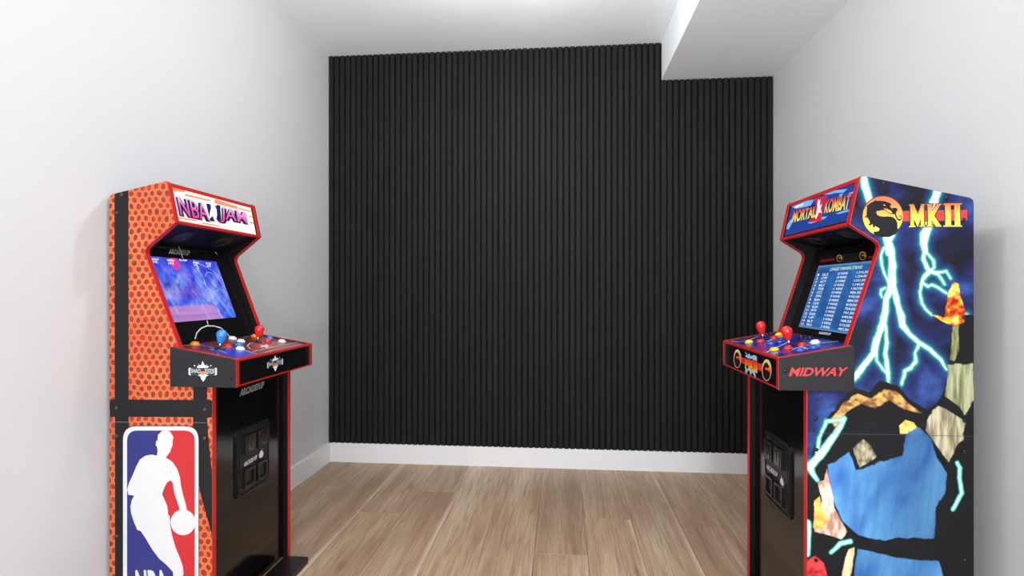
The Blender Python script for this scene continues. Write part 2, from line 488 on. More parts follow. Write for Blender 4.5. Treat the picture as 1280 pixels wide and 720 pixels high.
# ceiling lamps (just above the frame)
LRIM = mat('lamp_rim', (235, 235, 235), 0.4)
for i, (lx, ly, w, dr) in enumerate(LAMPS):
    e = empty('ceiling_lamp', (lx, ly, ZC), ['round flush ceiling lamp right above the camera', 'round flush ceiling lamp behind the camera', 'added round fill lamp hanging on the longest stem above the arcade machines', 'added round fill lamp on a short stem nearest the black slatted wall'][i], 'lamp')
    v, f = place(lathe([(0.15, 0), (0.15, 0.03), (0.135, 0.035), (0.12, 0.035), (0.12, 0.02)], 32), (lx, ly, ZC), (0, 0, -1))
    obj('lamp_rim', v, f, LRIM, e)
    if dr:  # stemmed lamps are added to brighten the soffit underside and far end
        v, f = place(lathe([(0.008, 0.01), (0.008, dr + 0.02)], 12), (lx, ly, ZC), (0, 0, -1)); obj('fill_lamp_stem', v, f, LRIM, e)
    v, f = place(lathe([(0.12, 0.02), (0.118, 0.045), (0.09, 0.065), (0.04, 0.075), (0.001, 0.078)], 32), (lx, ly, ZC - dr), (0, 0, -1))
    gl = mat('lamp_diffuser', (255, 252, 246), 0.5, emit=2.0)
    obj('lamp_shade', v, f, gl, e, smooth=True)
    l = bpy.data.lights.new('lamp_glow', 'POINT'); l.shadow_soft_size = 0.06; l.energy = w; l.color = (1.0, 0.985, 0.96)
    lo = bpy.data.objects.new('lamp_glow', l); COL.objects.link(lo); lo.parent = e; lo.location = (0, 0, -0.14 - dr)

fx, fy, fz, fw = FILL_LAMP  # invented stand lamp, added to lift the ceiling and soffit underside
e = empty('fill_lamp', (fx, fy, 0), 'added fill lamp standing unseen behind the camera', 'lamp')
v, f = place(lathe([(0.13, 0), (0.13, 0.015), (0.02, 0.025), (0.012, 0.03)], 28), (fx, fy, 0.0), (0, 0, 1)); obj('fill_lamp_base', v, f, BLACK, e)
v, f = place(lathe([(0.012, 0.02), (0.012, fz - 0.12)], 12), (fx, fy, 0.0), (0, 0, 1)); obj('fill_lamp_pole', v, f, BLACK, e)
v, f = place(lathe([(0.03, -0.13), (0.07, -0.12)], 20), (fx, fy, fz), (0, 0, 1)); obj('fill_lamp_holder', v, f, BLACK, e)
lf = bpy.data.lights.new('lamp_glow', 'POINT'); lf.shadow_soft_size = 0.12; lf.energy = fw; lf.color = (0.98, 0.985, 1.0)
lo = bpy.data.objects.new('lamp_glow', lf); COL.objects.link(lo); lo.parent = e; lo.location = (0, 0, fz)

# ------------------------------------------------------------------ numpy print rasters
def vnoise(x, y, seed, octv=4):
    """smooth value noise on arrays"""
    rs = np.random.RandomState(seed); out = np.zeros_like(x); amp = 1.0; tot = 0
    for o_ in range(octv):
        g = rs.rand(64, 64)
        xi = np.floor(x).astype(int); yi = np.floor(y).astype(int); fx = x - xi; fy = y - yi
        fx = fx * fx * (3 - 2 * fx); fy = fy * fy * (3 - 2 * fy)
        a = g[yi % 64, xi % 64]; b = g[yi % 64, (xi + 1) % 64]; c = g[(yi + 1) % 64, xi % 64]; d = g[(yi + 1) % 64, (xi + 1) % 64]
        out += amp * ((a * (1 - fx) + b * fx) * (1 - fy) + (c * (1 - fx) + d * fx) * fy); tot += amp
        x = x * 2 + 17.3; y = y * 2 + 5.1; amp *= 0.5
    return out / tot
def seg_dist(X, Y, pts):
    """distance to a tapered polyline (x, y, halfwidth)"""
    D = np.full(X.shape, 1e9)
    for (x0, y0, r0), (x1, y1, r1) in zip(pts[:-1], pts[1:]):
        dx, dy = x1 - x0, y1 - y0; L2 = dx * dx + dy * dy + 1e-9
        t = np.clip(((X - x0) * dx + (Y - y0) * dy) / L2, 0, 1)
        D = np.minimum(D, np.hypot(X - x0 - t * dx, Y - y0 - t * dy) - (r0 + (r1 - r0) * t))
    return D
def inside(X, Y, poly):
    r = np.zeros(X.shape, bool); n = len(poly)
    for i in range(n):
        x0, y0 = poly[i]; x1, y1 = poly[(i + 1) % n]
        if y0 == y1: continue
        c = ((y0 > Y) != (y1 > Y)) & (X < (x1 - x0) * (Y - y0) / (y1 - y0) + x0)
        r ^= c
    return r
def poly_sd(X, Y, poly):
    pts = [(x, y, 0) for x, y in poly] + [(poly[0][0], poly[0][1], 0)]
    d = seg_dist(X, Y, pts); return np.where(inside(X, Y, poly), -d, d)
def L3(c): return np.array(lin(c)[:3])
def ramp_np(D, stops):
    xs = [s[0] for s in stops]
    return np.stack([np.interp(D, xs, [L3(s[1])[k] for s in stops]) for k in range(3)], -1)
def grid_print(name, verts, nx, ny, rgb, alpha, m, parent, keep=None):
    """a printed sheet: nx*ny grid of world points (ny rows), colour attribute per vertex"""
    base = np.array(wpos(parent)); V = verts.reshape(-1, 3) - base
    ii = (np.arange(ny - 1)[:, None] * nx + np.arange(nx - 1)[None, :])
    if keep is not None:
        k = keep[:-1, :-1] & keep[1:, :-1] & keep[:-1, 1:] & keep[1:, 1:]; ii = ii[k]
    ii = ii.reshape(-1); F = np.stack([ii, ii + 1, ii + nx + 1, ii + nx], -1)
    used = np.zeros(len(V), bool); used[F.reshape(-1)] = True
    remap = np.cumsum(used) - 1; F = remap[F]; V = V[used]
    me = bpy.data.meshes.new(name)
    me.vertices.add(len(V)); me.vertices.foreach_set('co', V.astype(np.float32).ravel())
    me.loops.add(F.size); me.loops.foreach_set('vertex_index', F.astype(np.int32).ravel())
    me.polygons.add(len(F)); me.polygons.foreach_set('loop_start', np.arange(0, F.size, 4, dtype=np.int32))
    me.update(calc_edges=True); me.validate()
    at = me.color_attributes.new('print', 'FLOAT_COLOR', 'POINT')
    C = np.concatenate([rgb.reshape(-1, 3), alpha.reshape(-1, 1)], 1)[used]
    at.data.foreach_set('color', C.astype(np.float32).ravel())
    me.materials.append(m)
    o = bpy.data.objects.new(name, me); COL.objects.link(o); o.parent = parent
    return o

# ------------------------------------------------------------------ arcade cabinets
YN, WID, TP = 1.724, 0.525, 0.018

class Cab:
    def __init__(s, name, xb, sx, label):
        s.xb, s.sx = xb, sx
        s.root = empty(name, (xb + sx * 0.2, YN + WID / 2, 0), label, 'arcade machine')
    def W(s, a, d, z): return Vector((s.xb + s.sx * a, YN + d, z))
    def near(s): return Plane((0, YN, 0), (0, -1, 0))
    def px(s, x, y):
        p = hit(x, y, (0, YN, 0), (0, 1, 0)); return ((p.x - s.xb) * s.sx, p.z)
    def N(s, a, z):           # direction vector from local (forward, up)
        return Vector((s.sx * a, 0, z)).normalized()
    def strip(s, name, line, d0, d1, m, parent, proud=0.0015, side=1):
        """edging that wraps an open profile line between depths d0 and d1"""
        out = offset_line(line, proud * side)
        inn = offset_line(line, -0.001 * side)
        v, f = ringd([s.W(a, d0, z) for a, z in out], [s.W(a, d0, z) for a, z in inn], [s.W(a, d1, z) for a, z in out], [s.W(a, d1, z) for a, z in inn])
        return obj(name, v, f, m, parent)
    def slab(s, name, poly, d0, d1, m, parent, bev=0):
        v, f = prismd([s.W(a, d0, z) for a, z in poly], [s.W(a, d1, z) for a, z in poly])
        o = obj(name, v, f, m, parent)
        if bev: bevel_me(o, bev, 1)
        return o
    def bx(s, name, a0, a1, d0, d1, z0, z1, m, parent, bevel=0):
        p, q = s.W(a0, d0, z0), s.W(a1, d1, z1)
        return box(name, m, parent, p.x, q.x, min(p.y, q.y), max(p.y, q.y), z0, z1, bevel=bevel)
    def bolt(s, x, y, pl, parent, r=0.0055, m=None):
        c = pl(x, y)
        v, f = place(lathe([(r, 0), (r, 0.0012), (r * 0.75, 0.003), (r * 0.3, 0.0036)], 14), c, pl.n)
        return obj('bolt', v, f, m or BOLT, parent, smooth=True)

def plate_between(c, name, p0, p1, thick, d0, d1, m, parent):
    """flat board whose outer face runs from profile point p0 to p1"""
    a = Vector(p0); b = Vector(p1); t = (b - a).normalized(); n = Vector((-t.y, t.x)) * thick
    return c.slab(name, [tuple(a), tuple(b), tuple(b + n), tuple(a + n)], d0, d1, m, parent)

def build_cabinet(c, K):
    """K: profile px list (near panel) and the local dimensions"""
    root = c.root
    P = {k: c.px(*v) for k, v in K['px'].items()}
    sb, sf = 0.0, K['front']                       # back and front of the lower body
    poly = [(sb, 0.0), (sf, 0.0), (sf, P['deck'][1] - 0.03), (P['deck'][0] + 0.01, P['deck'][1] - 0.015), P['deck'], P['recess'],
            P['mqb'], P['mqt'], P['topb']]
    poly[-1] = (0.0, P['topb'][1])
    rad = [0, 0, 0, 0, 0, 0.03, 0.008, 0.012, 0.02]
    full = roundp(poly, rad, 5)
    # index range of the front line: from the floor at the front up to the top
    k0 = 1
    k1 = max(range(len(full)), key=lambda i: full[i][1])
    front = full[k0:k1 + 1]
    c.poly = full
    c.P = P
    # side panels
    sides = []
    for i, (d0, d1) in enumerate(((0, TP), (WID - TP, WID))):
        o = c.slab('side_panel', full, d0, d1, INNER, root)
        c.strip('edge_molding', front, d0 - 0.0004, d1 + 0.0004, RED, o, proud=0.0018, side=-1)
        sides.append(o)
    c.near_panel, c.far_panel = sides
    # the art sheet on both outer faces
    for o, d, s_ in ((sides[0], -0.0003, 1), (sides[1], WID + 0.0003, -1)):
        v = [c.W(a, d, z) for a, z in full]
        obj('side_print', v, [tuple(range(len(v)))], K['print'], o)
    i0, i1 = TP, WID - TP
    # back, top and bottom boards
    c.bx('back_panel', 0.004, 0.014, i0, i1, 0.02, P['topb'][1] - 0.015, BLACK, root)
    plate_between(c, 'top_panel', (P['mqt'][0] - 0.012, P['mqt'][1] - 0.010), (0.014, P['topb'][1] - 0.008), 0.012, i0, i1, BLACK, root)
    # marquee
    mt, mb = Vector(P['mqt']), Vector(P['mqb'])
    t = (mb - mt).normalized(); nrm = Vector((-t.y, t.x));
    if nrm.x < 0: nrm = -nrm
    n3 = c.N(nrm.x, nrm.y)
    ins = 0.004
    a = mt + t * 0.002 - nrm * ins; b = mb - t * 0.001 - nrm * ins
    H = (b - a).length
    fr = c.slab('marquee_frame', [tuple(a), tuple(a + t * 0.0125), tuple(a + t * 0.0125 - nrm * 0.014), tuple(a - nrm * 0.014)], i0, i1, RED, root)
    c.slab('marquee_frame', [tuple(b - t * 0.0095), tuple(b), tuple(b - nrm * 0.014), tuple(b - t * 0.0095 - nrm * 0.014)], i0, i1, RED, root)
    m0 = a + t * 0.0125 - nrm * 0.004; m1 = b - t * 0.0095 - nrm * 0.004
    mq = c.slab('marquee', [tuple(m0), tuple(m1), tuple(m1 - nrm * 0.006), tuple(m0 - nrm * 0.006)], i0 + 0.001, i1 - 0.001, K['mq_mat'], root)
    c.mq = mq; c.mqp = Plane(c.W(m0.x, 0, m0.y), n3); c.m0, c.m1 = m0, m1
    # speaker board under the marquee
    rec = Vector(P['recess']); dk = Vector(P['deck'])
    bt = (dk - rec).normalized(); bn = Vector((bt.y, -bt.x))
    if bn.x < 0: bn = -bn
    boff = K['bezel_off']
    r_in = rec - Vector((boff, 0)) + Vector((0, 0.012))
    sp0 = mb + Vector((-0.008, 0.004)); sp1 = r_in + Vector((-0.012, 0.012))
    spk = plate_between(c, 'speaker_panel', tuple(sp0), tuple(sp1), -0.012, i0, i1, INNER, root)
    u = (sp1 - sp0).normalized(); un = Vector((-u.y, u.x))
    if un.y > 0: un = -un
    c.spk = spk
    for dd in (0.145, WID - 0.145):
        mid = sp0 + (sp1 - sp0) * 0.5
        cen = c.W(mid.x, dd, mid.y)
        v, f = place(lathe([(0.041, 0.0005), (0.041, 0.003), (0.036, 0.0045), (0.034, 0.002), (0.001, 0.002)], 28), cen, c.N(un.x, un.y))
        g = obj('speaker_grille', v, f, PLAST, spk)
    # bezel board and the screen
    b0 = r_in; b1 = Vector((dk.x - boff + 0.01, dk.y - 0.03))
    # keep the bezel parallel to the recess edge
    b1 = b0 + bt * ((b0.y - (dk.y - 0.03)) / -bt.y)
    bz = plate_between(c, 'screen_bezel', tuple(b0), tuple(b1), -0.01, i0, i1, K['bezel_mat'], root)
    c.bz = bz; bn3 = c.N(bn.x, bn.y); c.bt, c.bn, c.b0 = bt, bn, b0
    c.bzp = Plane(c.W(b0.x, 0, b0.y), bn3)
    def onb(z, d, lift=0.0):
        k = (z - b0.y) / bt.y; q = b0 + bt * k; return c.W(q.x, d, q.y) + bn3 * lift
    c.onb = onb
    zt, zb_, dA, dB = K['screen']
    c.screen_z = (zt, zb_); c.screen_d = (dA, dB)
    A = [onb(zt, dA, 0.0005), onb(zt, dB, 0.0005), onb(zb_, dB, 0.0005), onb(zb_, dA, 0.0005)]
    B = [p + bn3 * 0.002 for p in A]
    v, f = prismd(A, B); c.screen = obj('screen', v, f, mat('screen_glass', (6, 6, 10), 0.15), root)
    c.scp = Plane(B[0], bn3)
    # lower front panel, recessed
    rc = sf - 0.022
    fp = c.bx('front_panel', rc - 0.012, rc, i0, i1, 0.0, K['dz'][2] + 0.01, GLOSS, root)
    c.fp = fp; c.fpp = Plane(c.W(rc, 0, 0), c.N(1, 0)); c.rc = rc
    # control deck
    s0, s1 = K['deck']; zb, zf, zbot = K['dz']           # back height, front height, underside
    y0, y1 = K['dy']
    prof = roundp([(s0, zbot), (s1, zbot), (s1, zf), (s0, zb)], [0.004, 0.005, 0.004, 0.006], 3)
    d0, d1 = y0 - YN, y1 - YN
    c.deck_sides = []
    for a_, b_ in ((d0, d0 + 0.018), (d1 - 0.018, d1)):
        o = c.slab('deck_side', prof, a_, b_, GREYBLK, root)
        fl = prof[4:]                                         # front and top edges
        c.strip('edge_molding', prof[5:13], a_ + 0.0008, b_ - 0.0002, RED, o, proud=0.0014, side=-1)
        c.deck_sides.append(o)
    c.dsp = Plane((0, y0, 0), (0, -1, 0))
    # front board
    fr_ = c.bx('deck_front', s1 - 0.018, s1 - 0.006, d0 + 0.018, d1 - 0.018, zbot + 0.004, zf - 0.008, mat('gloss_deck_front', (12, 12, 14), 0.25), root)
    c.dfp = Plane(c.W(s1 - 0.006, 0, 0), c.N(1, 0)); c.df = fr_
    o = c.bx('deck_front_molding', s1 - 0.018, s1 - 0.001, d0 + 0.018, d1 - 0.018, zf - 0.0085, zf + 0.0005, RED, root, bevel=0.0015)
    c.bx('deck_front_molding', s1 - 0.018, s1 - 0.003, d0 + 0.018, d1 - 0.018, zbot, zbot + 0.0045, RED, root)
    # underside and top
    c.bx('deck_bottom', s0, s1 - 0.018, d0 + 0.018, d1 - 0.018, zbot, zbot + 0.01, BLACK, root)
    sl = Vector((s1 - s0, zf - zb)); back = Vector((P['deck'][0] - 0.055, zb + (P['deck'][0] - 0.055 - s0) * sl.y / sl.x))
    cp = c.slab('control_panel', [(s1 - 0.018, zf - 0.0015), tuple(back - Vector((0, 0.0046))), tuple(back - Vector((0, 0.0146))), (s1 - 0.018, zf - 0.014)],
                i0, i1, K['cp_mat'], root)
    # wings of the panel outside the body
    for a_, b_ in ((d0 + 0.018, i0), (i1, d1 - 0.018)):
        if b_ - a_ > 0.002:
            c.slab('control_panel_wing', [(s1 - 0.018, zf - 0.0015), (max(s0, P['deck'][0] - 0.0) + 0.004, zb - 0.0046 + (max(s0, P['deck'][0]) + 0.004 - s0) * sl.y / sl.x), (max(s0, P['deck'][0]) + 0.004, zb - 0.015), (s1 - 0.018, zf - 0.014)], a_, b_, K['cp_mat'], root)
    cn = Vector((-sl.y, sl.x)).normalized(); c.cn3 = c.N(cn.x, cn.y)
    c.cp = cp; c.cpp = Plane(c.W(s1 - 0.018, 0, zf - 0.0015), c.cn3)
    # floor stand
    v, f = prismd(*[[c.W(a, d, z) for a, d in roundp([(0.02, 0.03), (K['stand'], 0.03), (K['stand'], WID - 0.055), (0.02, WID - 0.055)], [0, 0.02, 0.02, 0], 4)] for z in (0.0, 0.013)])
    return P

# ---- joysticks and buttons (world-placed, shared meshes)
BTN = {}
def bat_joystick(c, px_base, col, lean=(0, 0)):
    p = c.cpp(*px_base)
    e = bpy.data.objects.new('joystick', None); COL.objects.link(e); e.parent = c.root; e.location = p - wpos(c.root)
    e.empty_display_size = 0.03
    z = c.cn3
    def add(name, prof, m, seg=20):
        v, f = place(lathe(prof, seg), p, z); return obj(name, v, f, m, e, smooth=True)
    add('dust_washer', [(0.019, 0.0004), (0.019, 0.002), (0.006, 0.003)], mat('joystick_washer', (14, 14, 15), 0.3), 20)
    add('shaft', [(0.004, 0.001), (0.004, 0.03)], CHROME, 12)
    add('ball_top', [(0.006, 0.022), (0.0085, 0.024), (0.012, 0.032), (0.0165, 0.045), (0.018, 0.053), (0.0165, 0.061), (0.012, 0.067), (0.006, 0.0705), (0.001, 0.0715)],
        mat('joystick_' + col[0], col[1], 0.25, coat=0.5), 24)
def button(c, px, col, r=0.0165):
    p = c.cpp(*px)
    e = bpy.data.objects.new('push_button', None); COL.objects.link(e); e.parent = c.root; e.location = p - wpos(c.root)
    e.empty_display_size = 0.02
    m = mat('button_' + col[0], col[1], 0.28, coat=0.4)
    k = r / 0.0165
    for nm, prof in (('button_ring', [(r, 0.0004), (r, 0.003), (r * 0.93, 0.0055), (r * 0.8, 0.006), (r * 0.76, 0.003)]),
                     ('plunger', [(r * 0.72, 0.002), (r * 0.72, 0.0095), (r * 0.62, 0.0108), (r * 0.3, 0.010), (0.0008, 0.0098)])):
        v, f = place(lathe(prof, 22), p, c.cn3); obj(nm, v, f, m, e, smooth=True)

YELLOW = ('yellow', (240, 205, 30)); ORANGE = ('orange', (245, 135, 30)); BLUE = ('blue', (45, 130, 205)); DBLUE = ('deep_blue', (30, 80, 190))
REDB = ('red', (218, 30, 30)); WHT = ('white', (238, 240, 242)); BLK = ('black', (20, 20, 22))

def coin_door(c, d0, d1, z0, z1):
    """coin door plate on the lower front panel"""
    root = c.root; r = c.rc
    def rr(a0, a1, b0, b1, rad):
        return roundp([(a0, b0), (a1, b0), (a1, b1), (a0, b1)], rad, 5)
    def pl(a0, a1, b0, b1, rad, s0, s1, name, m, par, seg=None):
        q = rr(a0, a1, b0, b1, rad)
        v, f = prismd([c.W(s0, d, z) for d, z in q], [c.W(s1, d, z) for d, z in q]); return obj(name, v, f, m, par)
    dm = mat('coin_door_plastic', (16, 16, 17), 0.3)
    door = pl(d0, d1, z0, z1, 0.022, r, r + 0.005, 'coin_door', dm, root)
    # raised rim rings
    q = rr(d0 + 0.004, d1 - 0.004, z0 + 0.004, z1 - 0.004, 0.02); q2 = rr(d0 + 0.010, d1 - 0.010, z0 + 0.010, z1 - 0.010, 0.015)
    q.append(q[0]); q2.append(q2[0])
    v, f = ringd([c.W(r + 0.009, a, b) for a, b in q], [c.W(r + 0.009, a, b) for a, b in q2], [c.W(r + 0.0045, a, b) for a, b in q], [c.W(r + 0.0045, a, b) for a, b in q2])
    obj('rim', v, f, dm, door)
    pl(d0 + 0.018, d1 - 0.018, z0 + 0.018, z1 - 0.018, 0.012, r + 0.005, r + 0.008, 'door_plate', mat('coin_plate', (24, 24, 25), 0.45), door)
    W_, H_ = d1 - d0, z1 - z0; mid = (d0 + d1) / 2
    for k in (-1, 1):
        cx = mid + k * 0.043
        pl(cx - 0.034, cx + 0.034, z1 - 0.098, z1 - 0.03, 0.003, r + 0.008, r + 0.022, 'coin_slot', dm, door)
        pl(cx - 0.018, cx + 0.018, z1 - 0.088, z1 - 0.04, 0.002, r + 0.022, r + 0.0235, 'coin_reject_button', mat('dark_red_lens', (84, 10, 16), 0.15, emit=0.02), door)
        pl(cx - 0.003, cx + 0.003, z1 - 0.080, z1 - 0.048, 0.0005, r + 0.0235, r + 0.024, 'slot_line', BLK_M, door)
        # coin return: a frame around a hollow
        q = rr(cx - 0.034, cx + 0.034, z0 + 0.03, z0 + 0.10, 0.003); q2 = rr(cx - 0.025, cx + 0.025, z0 + 0.04, z0 + 0.09, 0.002)
        q.append(q[0]); q2.append(q2[0])
        v, f = ringd([c.W(r + 0.020, a, b) for a, b in q], [c.W(r + 0.020, a, b) for a, b in q2], [c.W(r + 0.008, a, b) for a, b in q], [c.W(r + 0.008, a, b) for a, b in q2])
        obj('coin_return', v, f, dm, door)
        pl(cx - 0.020, cx + 0.020, z0 + 0.05, z0 + 0.088, 0.002, r + 0.008, r + 0.011, 'return_flap', mat('coin_plate', (24, 24, 25), 0.45), door)
    return door
BLK_M = mat('slot_black', (4, 4, 4), 0.6)
def tvec(c, d, z, s): return c.W(s, d, z)
def panel_text(c, name, s, d0, d1, z0, z1, sfwd, m, parent, bold=0.0, slope=0.0, shear=0.0, flip=False):
    """lettering on a front-facing board; d grows away from the camera"""
    if c.sx > 0: l, r = d0, d1
    else: l, r = d1, d0                       # reads from the far side towards the camera
    dd = (r - l)
    q = [c.W(sfwd, l, z0), c.W(sfwd, r, z0 + slope), c.W(sfwd, r + shear * (1 if r > l else -1), z1 + slope), c.W(sfwd, l + shear * (1 if r > l else -1), z1)]
    v, f = text_vf(s, q, bold); return obj(name, v, f, m, parent)

# =================================================================== LEFT: basketball cabinet
cL = Cab('arcade_cabinet', -1.549, 1, 'orange basketball-print arcade machine reading NBA JAM against the left wall')
mqL = mat('marquee_left_backlit', (246, 244, 236), 0.3, emit=0.85)
cpL = mat('court_print', (104, 40, 34), 0.3)
KL = dict(px=dict(topb=(139, 243.5), mqt=(208.7, 226.0), mqb=(219.0, 278.0), recess=(179.6, 312), deck=(223.0, 433)),
          front=0.374, bezel_off=0.028, bezel_mat=mat('bezel_black', (10, 10, 12), 0.28), screen=(1.270, 1.036, 0.042, 0.410),
          deck=(0.237, 0.470), dz=(0.960, 0.9195, 0.826), dy=(1.705, 2.254), stand=0.49, mq_mat=mqL, cp_mat=cpL, print=BALL)
build_cabinet(cL, KL)
npl = cL.near(); NP = cL.near_panel
# black bands of the ball print
BAND = mat('black_band_print', (24, 24, 26), 0.55, spec=0.25)
print_polys('black_band', [
    [(143.3, 242.6), (160.8, 237.8), (161, 499.3), (242, 500.0), (241.8, 480), (259, 480), (259, 500.2), (265.3, 500.3), (265.3, 521.8), (259, 521.8),
     (260.5, 545), (262.5, 566), (265.2, 590), (265.3, 669), (257, 640), (252, 622), (248, 602), (241.5, 560), (241.5, 521.5), (161, 521), (161, 560), (161, 782), (144, 782), (144, 521), (137.5, 521), (137.5, 499.2), (143.6, 499.2)]],
    npl, BAND, NP, 0.0007)
print_poly('panel_seam', [(137.5, 527.2), (265.4, 528.0), (265.4, 528.6), (137.5, 527.8)], npl, mat('seam_grey', (120, 112, 110), 0.5), NP, 0.0009)
def rrect(x0, x1, y0, y1, r, seg=6):
    return roundp([(x0, y0), (x1, y0), (x1, y1), (x0, y1)], r, seg)
LOGO = [lambda: None]
print_poly('logo_border', rrect(153.4, 249.0, 532.0, 761, 17.5), npl, mat('logo_black', (28, 28, 34), 0.4), NP, 0.0010)
print_poly('logo_border', rrect(154.2, 248.4, 532.8, 760, 17), npl, WHITE, NP, 0.0013)
print_poly('logo_field', rrect(159.3, 243.8, 538, 755, 13), npl, mat('logo_blue', (34, 38, 114), 0.4), NP, 0.0016)
o5 = lambda pts: [(x / 3.6 + 130, y / 3.6 + 520) for x, y in pts]
fld = [(278, 65)] + [(x, y) for x, y in [(372, 65.5), (387, 69), (398, 79), (405, 92), (409.5, 110), (409.5, 800), (405, 826), (392, 840), (372, 846)]] + [(330, 846), (335, 700), (300, 560), (270, 350), (285, 200)]
print_poly('logo_field', o5(fld), npl, mat('logo_red', (184, 32, 38), 0.4), NP, 0.0019)
sil = [(262, 67), (282, 63), (300, 70), (315, 95), (310, 115), (311, 130), (303, 150), (300, 160), (280, 186), (310, 205), (332, 238), (344, 275), (348, 310), (358, 355), (370, 395), (375, 424),
       (345, 424), (336, 398), (320, 350), (311, 300), (303, 288), (285, 298), (273, 322), (264, 352), (277, 380), (287, 405), (291, 443), (298, 450), (300, 490), (308, 535), (324, 590), (345, 640), (357, 675), (360, 712), (350, 730),
       (352, 760), (362, 800), (375, 815), (372, 824), (330, 824), (322, 790), (316, 735), (312, 700), (285, 670), (250, 640), (220, 600), (190, 550), (167, 516), (152, 512), (138, 478), (125, 440), (121, 408), (127, 378), (138, 357),
       (112, 353), (107, 330), (115, 300), (130, 268), (148, 225), (163, 196), (188, 178), (215, 173), (240, 177), (244, 155), (241, 140), (235, 130), (237, 112), (243, 110), (245, 85)]
print_poly('player_silhouette', o5(sil), npl, WHITE, NP, 0.0022)
cb = [(358 + 56 * math.cos(a), 477 + 58 * math.sin(a)) for a in [2 * math.pi * k / 32 for k in range(32)]]
print_poly('ball_silhouette', o5(cb), npl, WHITE, NP, 0.0025)
lettering('logo_lettering', 'NBA', [(170, 748), (217, 748), (209, 712), (170, 712)], npl, WHITE, NP, 0.0028, bold=0.035)
for x, y in [(152, 243.5), (146, 266), (145.3, 510), (256, 511.8), (146, 545), (255.8, 547.5), (146, 670)]:
    cL.bolt(x, y, npl if True else None, NP, 0.0058, mat('bolt_grey', (70, 70, 72), 0.35, metal=0.4))

# deck side crest
dsp = cL.dsp
def crest(name, pl, par, fx, fy, word_l, word_r, lift=0.0006):
    """fx, fy map crest units (0..1029, 0..720) to pixels"""
    M = lambda pts: [(fx(x, y), fy(x, y)) for x, y in pts]
    W1 = mat('crest_white', (222, 232, 240), 0.4); D1 = mat('crest_dark', (28, 40, 52), 0.4)
    print_polys('emblem', [M([(150, 290), (390, 275), (530, 120), (680, 275), (905, 290), (905, 500), (640, 520), (540, 670), (450, 520), (150, 500)])], pl, D1, par, lift)
    polys = [[(525, 125), (560, 215), (600, 255), (640, 205), (625, 260), (690, 255), (655, 305), (375, 305), (395, 265), (375, 250), (440, 262), (410, 205), (465, 250), (500, 215)],
             [(395, 500), (470, 470), (610, 470), (680, 500), (620, 515), (590, 590), (540, 662), (490, 590), (460, 515)],
             [(300, 262), (318, 220), (340, 262)], [(720, 262), (738, 220), (755, 262)],
             [(165, 315), (200, 305), (235, 312), (205, 330), (203, 465), (235, 488), (200, 492), (165, 475)],
             [(890, 315), (855, 305), (820, 312), (850, 330), (852, 465), (820, 488), (855, 492), (890, 475)]]
    print_polys('emblem', [M(p) for p in polys], pl, W1, par, lift + 0.0003)
    lettering('emblem_lettering', word_l, M([(228, 455), (450, 455), (480, 330), (228, 330)]), pl, WHITE, par, lift + 0.0006, 0.012)
    lettering('emblem_lettering', word_r, M([(600, 455), (832, 455), (832, 330), (580, 330)]), pl, WHITE, par, lift + 0.0006, 0.012)
    print_polys('emblem', [M([(470, 470), (455, 430), (490, 385), (580, 385), (595, 430), (580, 475), (530, 500)])], pl, mat('crest_orange', (232, 128, 84), 0.4), par, lift + 0.0009)
    print_polys('emblem', [M([(488, 405), (490, 375), (535, 355), (580, 375), (588, 405), (540, 392)])], pl, mat('crest_brown', (60, 34, 24), 0.4), par, lift + 0.0012)
crest('e', dsp, cL.deck_sides[0], lambda x, y: x / 20.58 + 228, lambda x, y: y / 20.58 + 445, 'SHAQ', 'EDITION')
crest('e', cL.dfp, cL.df, lambda x, y: 333.5 + (x - 150) / 755 * 20.3, lambda x, y: 443 + (y - 120) / 560 * 21.5 + 3.2 - (x - 150) / 755 * 5.2, 'SHAQ', 'EDITION')
cL.bolt(287.2, 473.8, dsp, cL.deck_sides[0], 0.0058)

# marquee print
mp = cL.mqp; MQ = cL.mq
def em(name, rgb, e=0.55): return mat(name, rgb, 0.3, emit=e * 1.4)
print_polys('marquee_stripe', [
    [(212.3, 231.6), (231, 236.5), (231, 240.5), (213.5, 238.6)],
    [(231, 242.2), (263, 250), (263, 252), (231, 244.6)],
    [(268, 248.5), (297, 258.4), (297, 261.6), (268, 254.0)],
    [(298, 259.5), (314.6, 264.0), (314.9, 265.6), (298, 261.4)],
    [(311, 269.5), (316.3, 270.9), (316.6, 272.6), (311, 271)],
    [(312, 277), (318.2, 278.5), (318.6, 280.4), (312, 279)],
    [(219, 270.6), (246, 275.3), (246, 276.9), (219.7, 272.4)],
    [(252, 278), (275, 282), (275, 283.4), (252, 279.6)]], mp, em('stripe_orange', (238, 150, 104)), MQ, 0.0006)
print_polys('marquee_print', [[(257.5, 255), (262, 253), (275, 257), (276.5, 278), (262.5, 276.5)]], mp, em('marquee_navy', (40, 34, 96), 0.4), MQ, 0.0009)
print_polys('player_silhouette', [[(262, 251), (266, 249), (268, 252), (267.5, 256), (270.5, 262), (271, 269), (270, 274), (273, 277.5), (268, 276.5), (265.5, 270), (261, 274), (262, 266), (263.5, 260)],
                                  [(253, 251.2), (271, 255.5), (270.5, 257.5), (254, 253.4)]], mp, em('marquee_white', (232, 242, 250), 0.6), MQ, 0.0012)
tilt = lambda a, b: (a, b)
pg = gradient('pink_lettering', [(0.0, (232, 44, 120)), (0.45, (232, 96, 176)), (1.0, (238, 190, 236))], 0.3, emit=0.95)
pd = em('purple_lettering_shadow', (58, 24, 96), 0.35)
